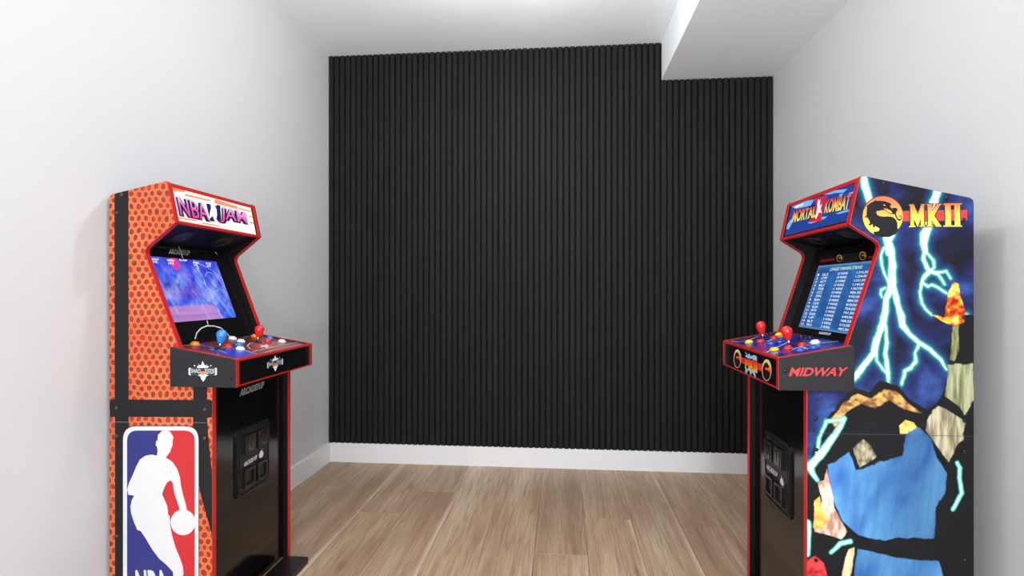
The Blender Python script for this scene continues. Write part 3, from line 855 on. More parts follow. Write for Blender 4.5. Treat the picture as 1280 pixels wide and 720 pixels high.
for word, q in (('NBA', [(225.5, 269.2), (262, 276.5), (257.0, 254.2), (220.4, 244.6)]), ('JAM', [(275, 277.8), (310, 284.4), (305.5, 264.2), (275.5, 258.2)])):
    qs = [(x - 1.6, y + 1.0) for x, y in q]
    lettering('marquee_lettering', word, [(x + 0.9, y + 1.4) for x, y in q], mp, pd, MQ, 0.0012, bold=0.055)
    lettering('marquee_lettering', word, qs, mp, pd, MQ, 0.0014, bold=0.05)
    lettering('marquee_lettering', word, q, mp, pg, MQ, 0.0018, bold=0.005)

# bezel lettering and court lines
bp_ = cL.bzp
OUT = mat('outline_grey', (190, 190, 192), 0.4)
lettering('bezel_lettering', 'ARCADE1UP', [(211, 317.2), (236.6, 319.4), (237.4, 313.4), (211.4, 311.2)], bp_, OUT, cL.bz, 0.0006, bold=0.03)
lettering('bezel_lettering', 'ARCADE1UP', [(212, 316.8), (236.2, 318.9), (236.8, 313.9), (212, 311.8)], bp_, mat('bezel_ink', (14, 14, 16), 0.3), cL.bz, 0.0009, bold=-0.012)
def line_print(name, pts, w, pl, m, par, lift):
    P3 = [pl(x, y, lift) for x, y in pts]; A, B = [], []
    for i in range(len(P3)):
        t = (P3[min(i + 1, len(P3) - 1)] - P3[max(i - 1, 0)]).normalized(); s_ = t.cross(pl.n) * (w / 2)
        A.append(P3[i] + s_); B.append(P3[i] - s_)
    n = len(A); return obj(name, A + B, [(i, i + 1, n + i + 1, n + i) for i in range(n - 1)], m, par)
LINE = mat('line_white', (206, 206, 206), 0.4)
line_print('court_line', [(243.5, 424), (246, 416), (251, 410.5), (258, 407.5), (267, 407.5), (276, 410), (283, 415.5), (286.5, 421)], 0.0045, bp_, LINE, cL.bz, 0.0006)
line_print('court_line', [(258.5, 400.5), (260.3, 407.5)], 0.0045, bp_, LINE, cL.bz, 0.0006)
line_print('court_line', [(222.5, 307), (225, 313), (228.5, 323)], 0.003, bp_, LINE, cL.bz, 0.0006)
inr = Plane((0, YN + WID - TP, 0), (0, -1, 0))
line_print('court_line', [(300.8, 415), (300.4, 404), (300.9, 396), (302.3, 387.5)], 0.005, inr, LINE, cL.far_panel, 0.0006)
line_print('court_line', [(262, 305.5), (265, 309.5), (272, 318.5), (278, 325.5)], 0.0035, inr, LINE, cL.far_panel, 0.0006)

# the picture on the screen
def screen_grid(c, nx, ny):
    zt, zb = c.screen_z; dA, dB = c.screen_d
    m_ = 0.002
    P0 = c.onb(zt, dA, 0.0029); PU = c.onb(zt, dB, 0.0029) - P0; PV = c.onb(zb, dA, 0.0029) - P0
    if c.sx < 0: P0 = P0 + PU; PU = -PU
    u = np.linspace(0.004, 0.996, nx)[None, :, None]; v = np.linspace(0.004, 0.996, ny)[:, None, None]
    return np.array(P0) + u * np.array(PU) + v * np.array(PV), np.broadcast_to(u[..., 0], (ny, nx)), np.broadcast_to(v[..., 0], (ny, nx))
nx, ny = 240, 160
G, U, V = screen_grid(cL, nx, ny)
n1 = vnoise(U * 9 + V * 2, V * 5, 1); n2 = vnoise(U * 26 - V * 9, V * 10 + 3, 2); n3 = vnoise(U * 5, V * 16 + 2, 3, 3)
col = ramp_np(n1 * 0.7 + n2 * 0.3, [(0.25, (40, 44, 196)), (0.45, (66, 88, 222)), (0.62, (112, 136, 240)), (0.8, (178, 196, 250))])
def blend(col, a, c3): return col * (1 - a[..., None]) + c3 * a[..., None]
gl = np.clip(1 - np.abs(V - 0.55) / 0.14, 0, 1) * np.clip((0.66 - U) * 5, 0, 1) * (0.35 + 0.65 * n2)
col = blend(col, 0.7 * gl, L3((150, 100, 205)))
fl_ = np.clip((V - 0.745) * 30, 0, 1) * np.clip((0.70 - U + (V - 0.75) * 0.3) * 20, 0, 1)
col = blend(col, fl_ * 0.9, L3((196, 138, 205)) * (0.75 + 0.4 * n3[..., None]))
col = blend(col, np.clip(1 - np.abs(V - 0.91) / 0.012, 0, 1) * fl_ * 0.6, L3((120, 90, 220)))
sky = np.clip((0.25 - V) * 6, 0, 1); col = blend(col, sky * 0.55, L3((44, 54, 214)))
pk = np.clip(1 - np.hypot((U - 0.31) / 0.075, (V - 0.085) / 0.12) ** 2, 0, 1); col = blend(col, np.clip(pk * 3, 0, 1) * 0.9, L3((222, 60, 168)))
for pts, w_, a_, c_ in (([(0.63, 0, 0), (0.66, 0.35, 0), (0.70, 0.7, 0), (0.745, 1, 0)], 0.012, 0.75, (206, 216, 255)), ([(0.645, 0.05, 0), (0.8, 0.12, 0), (0.95, 0.25, 0), (1.0, 0.35, 0)], 0.012, 0.6, (190, 210, 255)),
                       ([(0.7, 0.28, 0), (0.78, 0.2, 0), (0.9, 0.24, 0), (0.97, 0.45, 0)], 0.014, 0.6, (176, 200, 255)), ([(0.66, 0.5, 0), (0.78, 0.55, 0), (0.86, 0.5, 0)], 0.02, 0.5, (176, 200, 255)),
                       ([(0.78, 0.6, 0), (0.86, 0.78, 0), (0.93, 1, 0)], 0.03, 0.55, (120, 190, 255)), ([(0.0, 0.35, 0), (0.06, 0.6, 0), (0.10, 0.85, 0)], 0.035, 0.4, (200, 200, 255)),
                       ([(0.84, 0.25, 0), (0.92, 0.6, 0), (1.0, 0.9, 0)], 0.02, 0.5, (150, 130, 235)), ([(0.42, 0.5, 0), (0.5, 0.75, 0), (0.55, 1.0, 0)], 0.02, 0.45, (190, 190, 255))):
    d = seg_dist(U + (n2 - 0.5) * 0.05, V, pts); col = blend(col, np.clip(1 - d / w_, 0, 1) * a_, L3(c_))
fig = np.clip((vnoise(U * 16, V * 5 + 9, 8, 3) - 0.52) * 5, 0, 1) * np.clip(1 - np.abs(V - 0.33) / 0.22, 0, 1) * (U < 0.6)
col = blend(col, fig * 0.6, L3((170, 120, 215)))
pf = np.clip((vnoise(U * 22 + V * 8, V * 4 + 1, 12, 3) - 0.55) * 6, 0, 1) * np.clip(1 - np.abs(V - 0.42) / 0.12, 0, 1) * (U < 0.35)
col = blend(col, pf * 0.8, L3((24, 20, 120)))
grid_print('game_picture', G, nx, ny, col, np.ones_like(U), attr_mat('screen_left_picture', 0.95), cL.screen)
ST = mat('screen_text_yellow', (236, 232, 190), 0.3, emit=0.9)
scp = cL.scp
for s_, q in (('GRANT\n 0 PTS', [(190, 328.8), (199, 330), (197.6, 323.4), (188.8, 322.8)]), ('PIPPEN\n 0 PTS', [(209.3, 330.6), (218, 331.4), (216.6, 324.8), (208, 324.2)]),
              ('SLAM', [(223.5, 326.2), (233, 327), (232.6, 324.6), (223.2, 324.0)]), ('MALONE\n 0 PTS', [(241.5, 332.6), (249, 333.2), (247.6, 327.5), (240.6, 327)]),
              ('STOCK\n 0 PTS', [(257.6, 333.8), (264.6, 334.4), (263.4, 328.6), (256.6, 328.2)])):
    lettering('score_text', s_, q, scp, ST, cL.screen, 0.0022, 0.03)

# control panel print
cp = cL.cpp; CP = cL.cp
print_poly('court_paint', [(262, 437.5), (281, 434.6), (300, 436.2), (314, 440.6), (322, 442.8), (297.5, 447.2), (286, 445.6)], cp, mat('court_blue', (38, 66, 190), 0.3), CP, 0.0004)
print_poly('court_paint', [(232, 430.5), (250, 427.5), (272, 433), (262, 437)], cp, mat('court_purple', (88, 48, 110), 0.3), CP, 0.0004)
print_poly('court_paint', [(240.5, 429.0), (246, 426.4), (287, 419.6), (293.5, 420.6), (288, 422.2), (250, 428.0)], cp, mat('court_yellow', (206, 206, 40), 0.3), CP, 0.0005)
print_poly('court_paint', [(293, 421.0), (301, 418.4), (320, 417.8), (308, 421.6)], cp, mat('court_sky', (62, 134, 210), 0.3), CP, 0.0006)
print_poly('court_paint', [(312, 431), (324, 427), (345, 428.4), (362, 430.5), (340, 437.5), (318, 436)], cp, mat('court_red', (160, 50, 42), 0.3), CP, 0.0005)
for pts in ([(262, 437.5), (281, 434.6), (300, 436.2), (314, 440.6), (322, 442.8)], [(228, 432.2), (248, 431.5), (262, 433.5), (283, 441.5)],
            [(354, 430.5), (340, 427.8), (322, 427.2), (312, 429.5), (309, 433), (313, 436.2), (322, 438.2)], [(316, 440), (345, 433), (372, 428.4)], [(330, 441), (352, 435), (378, 430)],
            [(348, 421), (366, 424.5), (384, 429)], [(352, 423.6), (362, 426), (374, 429)]):
    line_print('court_line', pts, 0.004, cp, WHITE, CP, 0.0009)
star = []
for k in range(10):
    r_ = 1 if k % 2 == 0 else 0.45; a = k * math.pi / 5; star.append((331.5 + 9 * r_ * math.cos(a), 433 + 2.6 * r_ * math.sin(a)))
print_poly('star_print', star, cp, WHITE, CP, 0.0011)
bat_joystick(cL, (274.2, 436.6), BLUE); bat_joystick(cL, (321.6, 428.0), REDB)
for p_, c_ in (((243.8, 430.8), ORANGE), ((301, 427.4), WHT), ((298.6, 431.8), BLUE), ((300.3, 436.8), WHT), ((285, 433.6), REDB), ((290.4, 423.8), WHT),
               ((337, 424), BLUE), ((352.3, 427.6), WHT), ((334.3, 427.4), REDB), ((318.6, 421), ORANGE)):
    button(cL, p_, c_, 0.0165)

# lower front: lettering and coin door
fq = cL.rc + 0.0006
panel_text(cL, 'front_lettering', 'ARCADE1UP', 0.190, 0.352, 0.754, 0.779, fq, OUT, cL.fp, 0.05, slope=0.004, shear=0.008)
panel_text(cL, 'front_lettering', 'ARCADE1UP', 0.194, 0.349, 0.7565, 0.777, fq + 0.0003, mat('bezel_ink', (14, 14, 16), 0.3), cL.fp, -0.008, slope=0.004, shear=0.008)
door = coin_door(cL, 0.160, 0.385, 0.376, 0.632)
panel_text(cL, 'door_lettering', 'ARCADE1UP', 0.205, 0.292, 0.486, 0.502, cL.rc + 0.0086, WHITE, door, 0.03, slope=0.004)
bl = [(0.322 + 0.014 * math.cos(a) * (1 + 0.12 * math.cos(2 * a)), 0.500 + 0.0145 * math.sin(a) - 0.003 * abs(math.cos(a))) for a in [2 * math.pi * k / 20 for k in range(20)]]
print_pts('apple_emblem', [[cL.W(cL.rc + 0.0086, d, z) for d, z in bl], [cL.W(cL.rc + 0.0086, d, z) for d, z in ((0.325, 0.515), (0.334, 0.521), (0.330, 0.513))]], WHITE, door)
# stand
def stand(c, s1, dA, dB):
    q = roundp([(0.02, dA), (s1, dA), (s1, dB), (0.02, dB)], [0, 0.018, 0.018, 0], 5)
    v, f = prismd([c.W(a, d, 0.001) for a, d in q], [c.W(a, d, 0.016) for a, d in q])
    return obj('floor_stand', v, f, mat('stand_black', (18, 18, 19), 0.35), c.root)
def stand_front(c, sA, s1, dA, dB):
    q = roundp([(sA, dA), (s1, dA), (s1, dB), (sA, dB)], [0, 0.018, 0.018, 0], 5)
    v, f = prismd([c.W(a, d, 0.0) for a, d in q], [c.W(a, d, 0.020) for a, d in q])
    return obj('floor_stand', v, f, mat('stand_black', (18, 18, 19), 0.35), c.root)
stand_front(cL, 0.376, 0.485, 0.03, 0.478)

# =================================================================== RIGHT: storm cabinet
cR = Cab('arcade_cabinet', 1.220, -1, 'blue lightning-print arcade machine reading MK II against the right wall')
KR = dict(px=dict(topb=(1214.5, 248.2), mqt=(1075.8, 219.2), mqb=(1062.2, 280.2), recess=(1101.8, 304.5), deck=(1059.5, 431)),
          front=0.474, bezel_off=0.036, bezel_mat=mat('bezel_black', (10, 10, 12), 0.28), screen=(1.243, 1.010, 0.055, 0.430),
          deck=(0.346, 0.5628), dz=(0.9845, 0.9445, 0.847), dy=(1.705, 2.275), stand=0.59, mq_mat=mat('marquee_right_backlit', (34, 66, 150), 0.3, emit=0.7), cp_mat=None, print=CLOUD)
def storm_cp():
    m = mat('storm_panel_print', (30, 40, 110), 0.25); t = NT(m)
    tc = t.n('TexCoord')
    n1 = t.n('TexNoise'); n1.inputs['Scale'].default_value = 14; n1.inputs['Detail'].default_value = 5; n1.inputs['Distortion'].default_value = 1.2
    t.l(tc.outputs['Object'], n1.inputs['Vector'])
    c = t.ramp(n1.outputs['Fac'], [(0.35, (16, 18, 48)), (0.48, (34, 50, 138)), (0.58, (60, 40, 120)), (0.66, (40, 90, 190))])
    t.l(c, t.b.inputs['Base Color']); return m
KR['cp_mat'] = storm_cp()
build_cabinet(cR, KR)
rpl = cR.near(); RP = cR.near_panel
stand_front(cR, 0.476, 0.585, 0.03, 0.478)

# the printed storm scene: lightning bolts over clouds, plus plain rock and ice shapes in the art's main colours
A4 = lambda pts: [(x / 4.235 + 1060, y / 4.235 + 310, w / 4.235 / 2) for x, y, w in pts]
A3 = lambda pts: [(x / 6.86 + 1060, y / 6.86 + 215, w / 6.86 / 2) for x, y, w in pts]
A5 = lambda pts: [(x / 2.875 + 1000, y / 3.0 + 480, w / 3.0 / 2) for x, y, w in pts]
bolts = [
    A3([(130, 20, 44), (150, 130, 44), (185, 250, 46)]) ,
    A3([(770, 150, 52), (735, 260, 52), (700, 400, 50), (685, 480, 60), (655, 540, 62), (645, 610, 50), (670, 690, 30)]),
    A3([(310, 545, 20), (330, 600, 34), (350, 700, 30)]), A3([(380, 530, 34), (350, 600, 40), (375, 700, 40)]),
    A4([(225, 0, 26), (235, 60, 26), (235, 110, 28), (234, 180, 34), (228, 215, 26), (205, 270, 18), (200, 330, 22), (188, 385, 24), (165, 440, 22), (150, 500, 22), (135, 560, 24), (95, 610, 22), (50, 670, 22), (5, 715, 18)]),
    A4([(240, 200, 22), (250, 240, 22), (265, 300, 20), (280, 360, 28), (290, 410, 26), (330, 460, 12), (375, 500, 12), (430, 535, 12), (490, 590, 8), (521, 642, 2)]),
    A4([(190, 390, 10), (200, 440, 8), (206, 500, 10), (196, 555, 12), (205, 610, 14), (214, 660, 12), (212, 715, 6)]),
    A4([(150, 560, 3), (155, 600, 3), (185, 640, 4), (205, 662, 5)]),
    A4([(375, 510, 4), (357, 560, 4), (362, 600, 10), (335, 635, 10), (298, 650, 6), (292, 690, 7), (285, 722, 4)]),
    A4([(190, 0, 3), (178, 40, 3), (180, 90, 3), (200, 150, 3), (215, 185, 4)]),
    A4([(200, 212, 1), (178, 225, 3), (174, 245, 3), (182, 260, 1)]),
    A4([(408, 10, 8), (402, 60, 12), (415, 95, 14), (428, 125, 14), (405, 150, 14), (392, 185, 5), (380, 230, 3), (388, 290, 4), (412, 325, 3), (440, 352, 2)]),
    A4([(415, 20, 3), (452, 65, 4), (456, 105, 4), (430, 120, 6), (470, 130, 6), (520, 122, 3), (545, 162, 2)]),
    A4([(430, 125, 4), (480, 142, 4), (510, 192, 2)]),
    A4([(395, 185, 4), (425, 205, 5), (445, 195, 4), (470, 205, 4), (500, 225, 3), (520, 238, 2)]),
    A4([(628, 350, 1), (655, 375, 3), (660, 450, 3), (662, 560, 2)]),
    A5([(160, 130, 8), (120, 200, 16), (70, 270, 22), (35, 310, 18), (45, 335, 10), (62, 360, 4)]), A5([(150, 134, 3), (95, 140, 5), (70, 200, 3), (62, 262, 5)]),
    A5([(565, 295, 3), (575, 315, 3), (572, 350, 4), (582, 410, 4), (550, 470, 5)]), A5([(180, 590, 8), (145, 598, 8), (112, 632, 3)]), A5([(28, 520, 12), (32, 560, 8), (28, 640, 6)]),
]
STEP = 0.0016
a0, a1 = 0.0, 0.478; z0, z1 = 0.0, max(p[1] for p in cR.poly)
nxs = int((a1 - a0) / STEP) + 1; nys = int((z1 - z0) / STEP) + 1
S_, Z_ = np.meshgrid(np.linspace(a0, a1, nxs), np.linspace(z0, z1, nys))
xw = cR.xb - S_; yw = YN - 0.0007
t_ = xw / yw; tt = (t_ * CS + SN) / (CS - t_ * SN)            # invert the room->camera turn
depth = yw / (tt * SN + CS)
PXx = 640 + FPX * tt; PXy = HOR - (Z_ - EYE) / depth * FPX
wob = (vnoise(PXx / 9, PXy / 9, 5, 3) - 0.5) * 3.0
D = np.full(PXx.shape, 1e9)
for b in bolts: D = np.minimum(D, seg_dist(PXx + wob, PXy + wob * 0.5, b))
rgb = ramp_np(D, [(-2.0, (238, 244, 244)), (-0.2, (214, 240, 234)), (0.7, (120, 206, 190)), (1.7, (46, 148, 134)), (3.0, (28, 104, 104)), (4.6, (34, 78, 132)), (8.0, (36, 62, 134))])
al = np.interp(D, [-1, 1.8, 3.2, 5.0, 12.0], [1, 1, 0.85, 0.5, 0.0])
# bluish glow in the cloud
def over(rgb, al, mask, c3, a=1.0):
    m = np.clip(mask, 0, 1) * a; na = m + al * (1 - m)
    out = (c3 * m[..., None] + rgb * (al * (1 - m))[..., None]) / np.maximum(na, 1e-6)[..., None]
    return out, na
def soft(sd, w=0.5): return np.clip(0.5 - sd / (2 * w), 0, 1)
def shade(base, lo, hi, nsx, nsy, seed, rot=0.0):
    n = vnoise(PXx / nsx + PXy * rot, PXy / nsy, seed, 4); n = np.clip((n - 0.3) / 0.4, 0, 1)[..., None]
    return L3(lo) * (1 - n) + L3(hi) * n
pix5 = lambda pts: [(x / 3.0 + 1000, y / 3.0 + 480) for x, y in pts]
wv2 = (vnoise(PXx / 9, PXy / 9, 21, 4) - 0.5) * 16
def add_poly(poly, c3, w=0.6, wobble=0.0, a=1.0):
    global rgb, al
    sd = poly_sd(PXx + wobble * wv2, PXy + wobble * wv2, poly); rgb, al = over(rgb, al, soft(sd, w), c3, a)
under = (rgb.copy(), al.copy())
# dark ridge, pale tan cliff, tall blue ice blocks: plain landscape shapes only
add_poly([(1016, 560), (1034, 522), (1052, 500), (1068, 484), (1086, 490), (1100, 476), (1121, 481), (1138, 500), (1160, 512), (1176, 498), (1186, 470), (1188, 420), (1194, 396), (1220, 392), (1222, 840), (1008, 840), (1008, 610)],
         L3((18, 18, 22)) * (0.7 + 0.6 * vnoise(PXx / 20, PXy / 20, 60, 3))[..., None], 0.8, 0.25)
add_poly([(1038, 524), (1056, 503), (1072, 492), (1090, 499), (1106, 486), (1122, 490), (1136, 505), (1152, 516), (1130, 512), (1112, 500), (1094, 510), (1076, 504), (1058, 516), (1044, 536)], shade(0, (120, 78, 40), (222, 178, 104), 7, 5, 31), 0.8, 0.2)
add_poly([(1185, 456), (1217, 455), (1217, 500), (1206, 520), (1199, 508), (1182, 496)], shade(0, (104, 108, 76), (170, 174, 136), 3.5, 30, 32), 0.7, 0.3)
add_poly([(1160, 520), (1172, 507), (1184, 512), (1208, 528), (1203, 548), (1185, 577), (1170, 556), (1157, 538)], shade(0, (120, 112, 88), (192, 184, 156), 3.5, 26, 33), 0.7, 0.3)
add_poly([(1190, 408), (1198, 405), (1199, 440), (1193, 452), (1188, 450)], shade(0, (66, 72, 44), (146, 146, 96), 3.5, 20, 34), 0.7, 0.2)
ice = shade(0, (48, 96, 158), (82, 138, 186), 26, 60, 35, 0.01) * (0.86 + 0.28 * vnoise(PXx / 5 + PXy / 40, PXy / 70, 36, 3))[..., None]
add_poly([(1035, 582), (1062, 566), (1070, 588), (1100, 578), (1128, 570), (1133, 540), (1148, 533), (1163, 548), (1171, 572), (1184, 592), (1181, 618), (1170, 634), (1168, 674), (1122, 672), (1098, 676), (1072, 668), (1054, 652), (1040, 620)], ice * (1.0 + 0.35 * np.clip((1105 - PXx) / 60, -0.6, 1))[..., None], 0.7, 0.3)
add_poly([(1072, 686), (1092, 690), (1120, 697), (1150, 700), (1174, 702), (1180, 726), (1190, 800), (1066, 800), (1068, 716)], ice, 0.7, 0.15)
add_poly([(1034, 586), (1030, 600), (1022, 602), (1028, 628), (1020, 648), (1018, 664), (1034, 668), (1052, 674), (1058, 664), (1044, 636), (1038, 606)], shade(0, (176, 130, 112), (236, 214, 196), 5, 14, 37), 0.7, 0.2)
add_poly([(1018, 626), (1024, 620), (1030, 640), (1036, 650), (1028, 662), (1017, 660)], shade(0, (206, 158, 70), (236, 200, 110), 6, 6, 38), 0.6, 0.15)
add_poly([(1060, 686), (1068, 684), (1066, 706), (1060, 730), (1056, 800), (1050, 800), (1052, 716)], shade(0, (196, 180, 130), (226, 216, 178), 5, 20, 39), 0.6, 0.15)
add_poly([(1008, 700), (1020, 696), (1030, 704), (1035, 722), (1034, 760), (1008, 762)], shade(0, (150, 24, 34), (226, 66, 70), 6, 5, 40), 0.7, 0.3)
add_poly([(1066, 560), (1078, 548), (1088, 556), (1096, 572), (1074, 584)], shade(0, (92, 90, 70), (190, 180, 150), 4, 8, 41), 0.6, 0.2)
add_poly([(1124, 532), (1132, 525), (1142, 528), (1146, 534), (1134, 542), (1125, 542)], shade(0, (206, 170, 74), (240, 214, 128), 4, 4, 42), 0.6, 0.1)
# ember glow where the bolt meets the cliff top: a plain molten rock shape
add_poly([(1166, 394), (1180, 396), (1184, 378), (1186, 362), (1192, 352), (1199, 356), (1201, 372), (1207, 390), (1204, 402), (1192, 407), (1178, 402)],
         ramp_np(vnoise(PXx / 7, PXy / 8, 43, 3), [(0.3, (150, 24, 16)), (0.45, (222, 90, 30)), (0.6, (248, 182, 50)), (0.75, (255, 226, 120))]), 0.7, 0.2)
# lightning in front of the ridge at lower left and right
Df = np.full(PXx.shape, 1e9)
for b in bolts[-5:]: Df = np.minimum(Df, seg_dist(PXx + wob * 0.6, PXy + wob * 0.3, b))
rgb, al = over(rgb, al, np.interp(Df, [-1, 1.6, 3.0], [1, 0.95, 0]), ramp_np(Df, [(-2.0, (235, 255, 252)), (0.0, (190, 245, 235)), (1.2, (70, 196, 176)), (3, (30, 120, 112))]))
inn = inside(S_, Z_, cR.poly)
W3 = np.stack([xw, np.full_like(xw, yw), Z_], -1)
grid_print('storm_art', W3, nxs, nys, rgb, al, ART, RP, keep=inn & (al > 0.004))
print_poly('panel_seam', [(1009, 541.0), (1217.4, 545.0), (1217.4, 545.6), (1009, 541.6)], rpl, mat('seam_dark', (60, 60, 72), 0.5), RP, 0.0010)

# round dragon emblem
e5 = lambda pts: [(x / 10.286 + 1070, y / 10.286 + 232) for x, y in pts]
circ = lambda cx, cy, rx, ry, n=40: [(cx + rx * math.cos(2 * math.pi * k / n), cy + ry * math.sin(2 * math.pi * k / n)) for k in range(n)]
INK = mat('emblem_ink', (26, 25, 28), 0.55, spec=0.2)
OG = gradient('emblem_gradient', [(0.15, (232, 210, 84)), (0.5, (230, 176, 78)), (0.85, (226, 118, 62)), (1.0, (218, 98, 64))], 0.4)
print_poly('emblem_rim', e5(circ(342, 395, 270, 268)), rpl, mat('emblem_dark', (40, 24, 30), 0.45), RP, 0.0011)
print_poly('emblem_disc', e5(circ(342, 395, 258, 256)), rpl, OG, RP, 0.0014)
body = [(130, 262), (150, 250), (180, 225), (225, 205), (245, 185), (262, 200), (300, 192), (325, 200), (355, 200), (385, 205), (400, 215), (430, 222), (450, 240), (448, 255), (432, 262), (440, 280), (470, 290), (500, 285), (522, 292), (530, 312), (522, 330), (512, 345), (512, 378),
        (532, 420), (552, 432), (572, 428), (580, 412), (572, 396), (556, 398), (552, 410), (545, 402), (556, 386), (574, 386), (588, 402), (586, 432), (566, 450), (540, 450), (520, 432), (500, 392), (494, 368),
        (470, 370), (440, 362), (415, 352), (390, 332), (365, 318), (330, 316), (290, 328), (262, 326), (258, 352), (270, 378), (300, 392), (350, 400), (400, 396), (450, 400), (490, 420), (515, 450), (528, 490), (528, 545),
        (540, 570), (500, 625), (430, 660), (330, 662), (240, 640), (215, 600), (250, 590), (280, 590), (296, 570), (292, 545), (270, 540), (262, 530), (240, 520), (235, 535), (215, 540), (212, 510), (205, 490), (190, 510), (185, 515), (150, 505), (172, 490), (176, 470),
        (160, 440), (140, 408), (118, 412), (98, 402), (118, 396), (132, 388), (132, 350), (135, 310), (140, 285)]
print_poly('dragon', e5(body), rpl, INK, RP, 0.0017)
print_polys('dragon_detail', [e5([(343, 242), (372, 250), (366, 262), (350, 256)]), e5([(352, 290), (400, 300), (440, 325), (466, 352), (440, 352), (410, 338), (385, 320), (356, 304)]), e5([(448, 298), (462, 294), (460, 306)])], rpl, OG, RP, 0.0020)
print_polys('dragon_detail', [e5([(248, 552), (282, 540), (296, 556), (288, 580), (262, 590), (246, 572)])], rpl, mat('emblem_yellow', (236, 214, 130), 0.4), RP, 0.0019)
# red bar and MK II
q = lambda pts: [(x / 14.22 + 1130, y / 14.22 + 245) for x, y in pts]
print_poly('red_bar', q([(-28, 260), (1125, 238), (1128, 448), (-24, 460)]), rpl, mat('bar_edge', (40, 18, 30), 0.4), RP, 0.0011)
print_poly('red_bar', q([(-28, 270), (1116, 248), (1119, 438), (-24, 450)]), rpl, mat('bar_red', (208, 52, 46), 0.4), RP, 0.0014)
Mp = [(80, 155), (165, 150), (240, 335), (300, 148), (368, 146), (362, 165), (345, 175), (350, 520), (372, 530), (370, 545), (268, 548), (268, 532), (292, 525), (298, 390), (240, 545), (232, 545), (165, 400), (172, 520), (200, 535), (198, 552), (80, 555), (82, 540), (110, 528), (105, 180), (85, 170)]
Kp = [(392, 145), (505, 142), (502, 160), (486, 170), (484, 280), (570, 160), (560, 142), (660, 138), (655, 155), (625, 175), (530, 350), (640, 525), (660, 532), (656, 545), (560, 546), (482, 425), (484, 520), (508, 530), (505, 545), (392, 548), (394, 532), (420, 522), (414, 172), (394, 162)]
IIp = [(690, 142), (700, 134), (1022, 128), (1024, 146), (985, 158), (992, 522), (1026, 530), (1022, 545), (690, 546), (692, 530), (728, 522), (722, 165), (690, 158)]
def grow(P, cx, cy, g): return [(x + (g if x > cx else -g), y + (g if y > cy else -g)) for x, y in P]
def outl(P, d):
    """outward offset of a closed polygon"""
    n = len(P); out = []
    ar = sum(P[i][0] * P[(i + 1) % n][1] - P[(i + 1) % n][0] * P[i][1] for i in range(n)); sg = 1 if ar > 0 else -1
    for i in range(n):
        a = Vector(P[i - 1]); b = Vector(P[i]); c_ = Vector(P[(i + 1) % n])
        t1 = (b - a).normalized(); t2 = (c_ - b).normalized()
        n1_ = Vector((t1.y, -t1.x)) * sg; n2_ = Vector((t2.y, -t2.x)) * sg; m_ = (n1_ + n2_)
        m_ = m_.normalized() if m_.length > 0.3 else n1_
        out.append(tuple(b + m_ * d * 1.2))
    return out
MG = gradient('mk_gradient', [(0.0, (236, 226, 84)), (0.45, (232, 204, 78)), (0.8, (228, 146, 70)), (1.0, (216, 100, 56))], 0.4)
OUTK = mat('letter_outline', (44, 26, 30), 0.4)
print_polys('emblem_lettering', [q(outl(Mp, 18)), q(outl(Kp, 18)), q(outl(IIp, 18))], rpl, OUTK, RP, 0.0017)
print_polys('emblem_lettering', [q(Mp), q(Kp), q(IIp)], rpl, MG, RP, 0.0020)
print_polys('emblem_lettering', [q([(822, 165), (882, 163), (892, 522), (830, 524)])], rpl, mat('bar_red_in', (210, 62, 58), 0.4), RP, 0.0023)
print_polys('emblem_lettering', [q([(822, 165), (882, 163), (884, 246), (824, 248)]), q([(828, 440), (890, 438), (892, 522), (830, 524)])], rpl, INK, RP, 0.0026)
print_polys('emblem_lettering', [q(circ(386, 495, 12, 16, 10))], rpl, MG, RP, 0.0022)
for x, y in [(1105, 229.2), (1183.2, 246.7), (1204.4, 274.6), (1204.5, 396.8), (1019.7, 523.5), (1020.5, 562), (1205.4, 526), (1206, 564), (1206.5, 700), (1019.8, 700)]:
    cR.bolt(x, y, rpl, RP, 0.0062)

# deck side lettering
lettering('side_lettering', 'MIDWAY', [(985.8, 470.4), (1055.2, 470.0), (1060.4, 459.2), (989.4, 459.6)], cR.dsp, mat('midway_red', (216, 52, 54), 0.4), cR.deck_sides[0], 0.0006, bold=0.022)
cR.bolt(981.6, 463.6, cR.dsp, cR.deck_sides[0], 0.0066)

# marquee print
mp = cR.mqp; MQ = cR.mq
t8 = lambda pts: [(x / 7.58 + 970, y / 7.58 + 215) for x, y in pts]
def emr(n, rgb, e=0.5): return mat(n, rgb, 0.3, emit=e * 1.5)
zt, zb = cR.m0, cR.m1
print_polys('marquee_print', [t8(p) for p in ([(150, 330), (300, 270), (360, 262), (330, 320), (190, 350)], [(440, 215), (520, 180), (600, 170), (680, 160), (640, 195), (560, 200), (500, 215)],
             [(105, 500), (150, 440), (150, 490), (125, 540), (100, 545)], [(300, 480), (440, 425), (490, 420), (460, 445), (330, 490)], [(560, 395), (690, 350), (690, 375), (600, 398)],
             [(690, 200), (745, 180), (735, 200), (700, 215)], [(610, 250), (640, 200), (600, 215)])], mp, emr('marquee_cloud', (120, 170, 232), 0.55), MQ, 0.0006)
print_polys('marquee_print', [t8(p) for p in ([(180, 420), (330, 380), (420, 300), (380, 300), (200, 360)], [(470, 330), (560, 260), (700, 215), (640, 250), (520, 310)],)], mp, emr('marquee_deep', (20, 40, 110), 0.4), MQ, 0.0007)
print_polys('marquee_lettering', [t8([(365, 255), (492, 222), (487, 245), (470, 252), (430, 440), (440, 440), (435, 462), (322, 478), (328, 452), (345, 450), (385, 275), (362, 280)])], mp, emr('marquee_red', (214, 36, 50), 0.5), MQ, 0.0010)
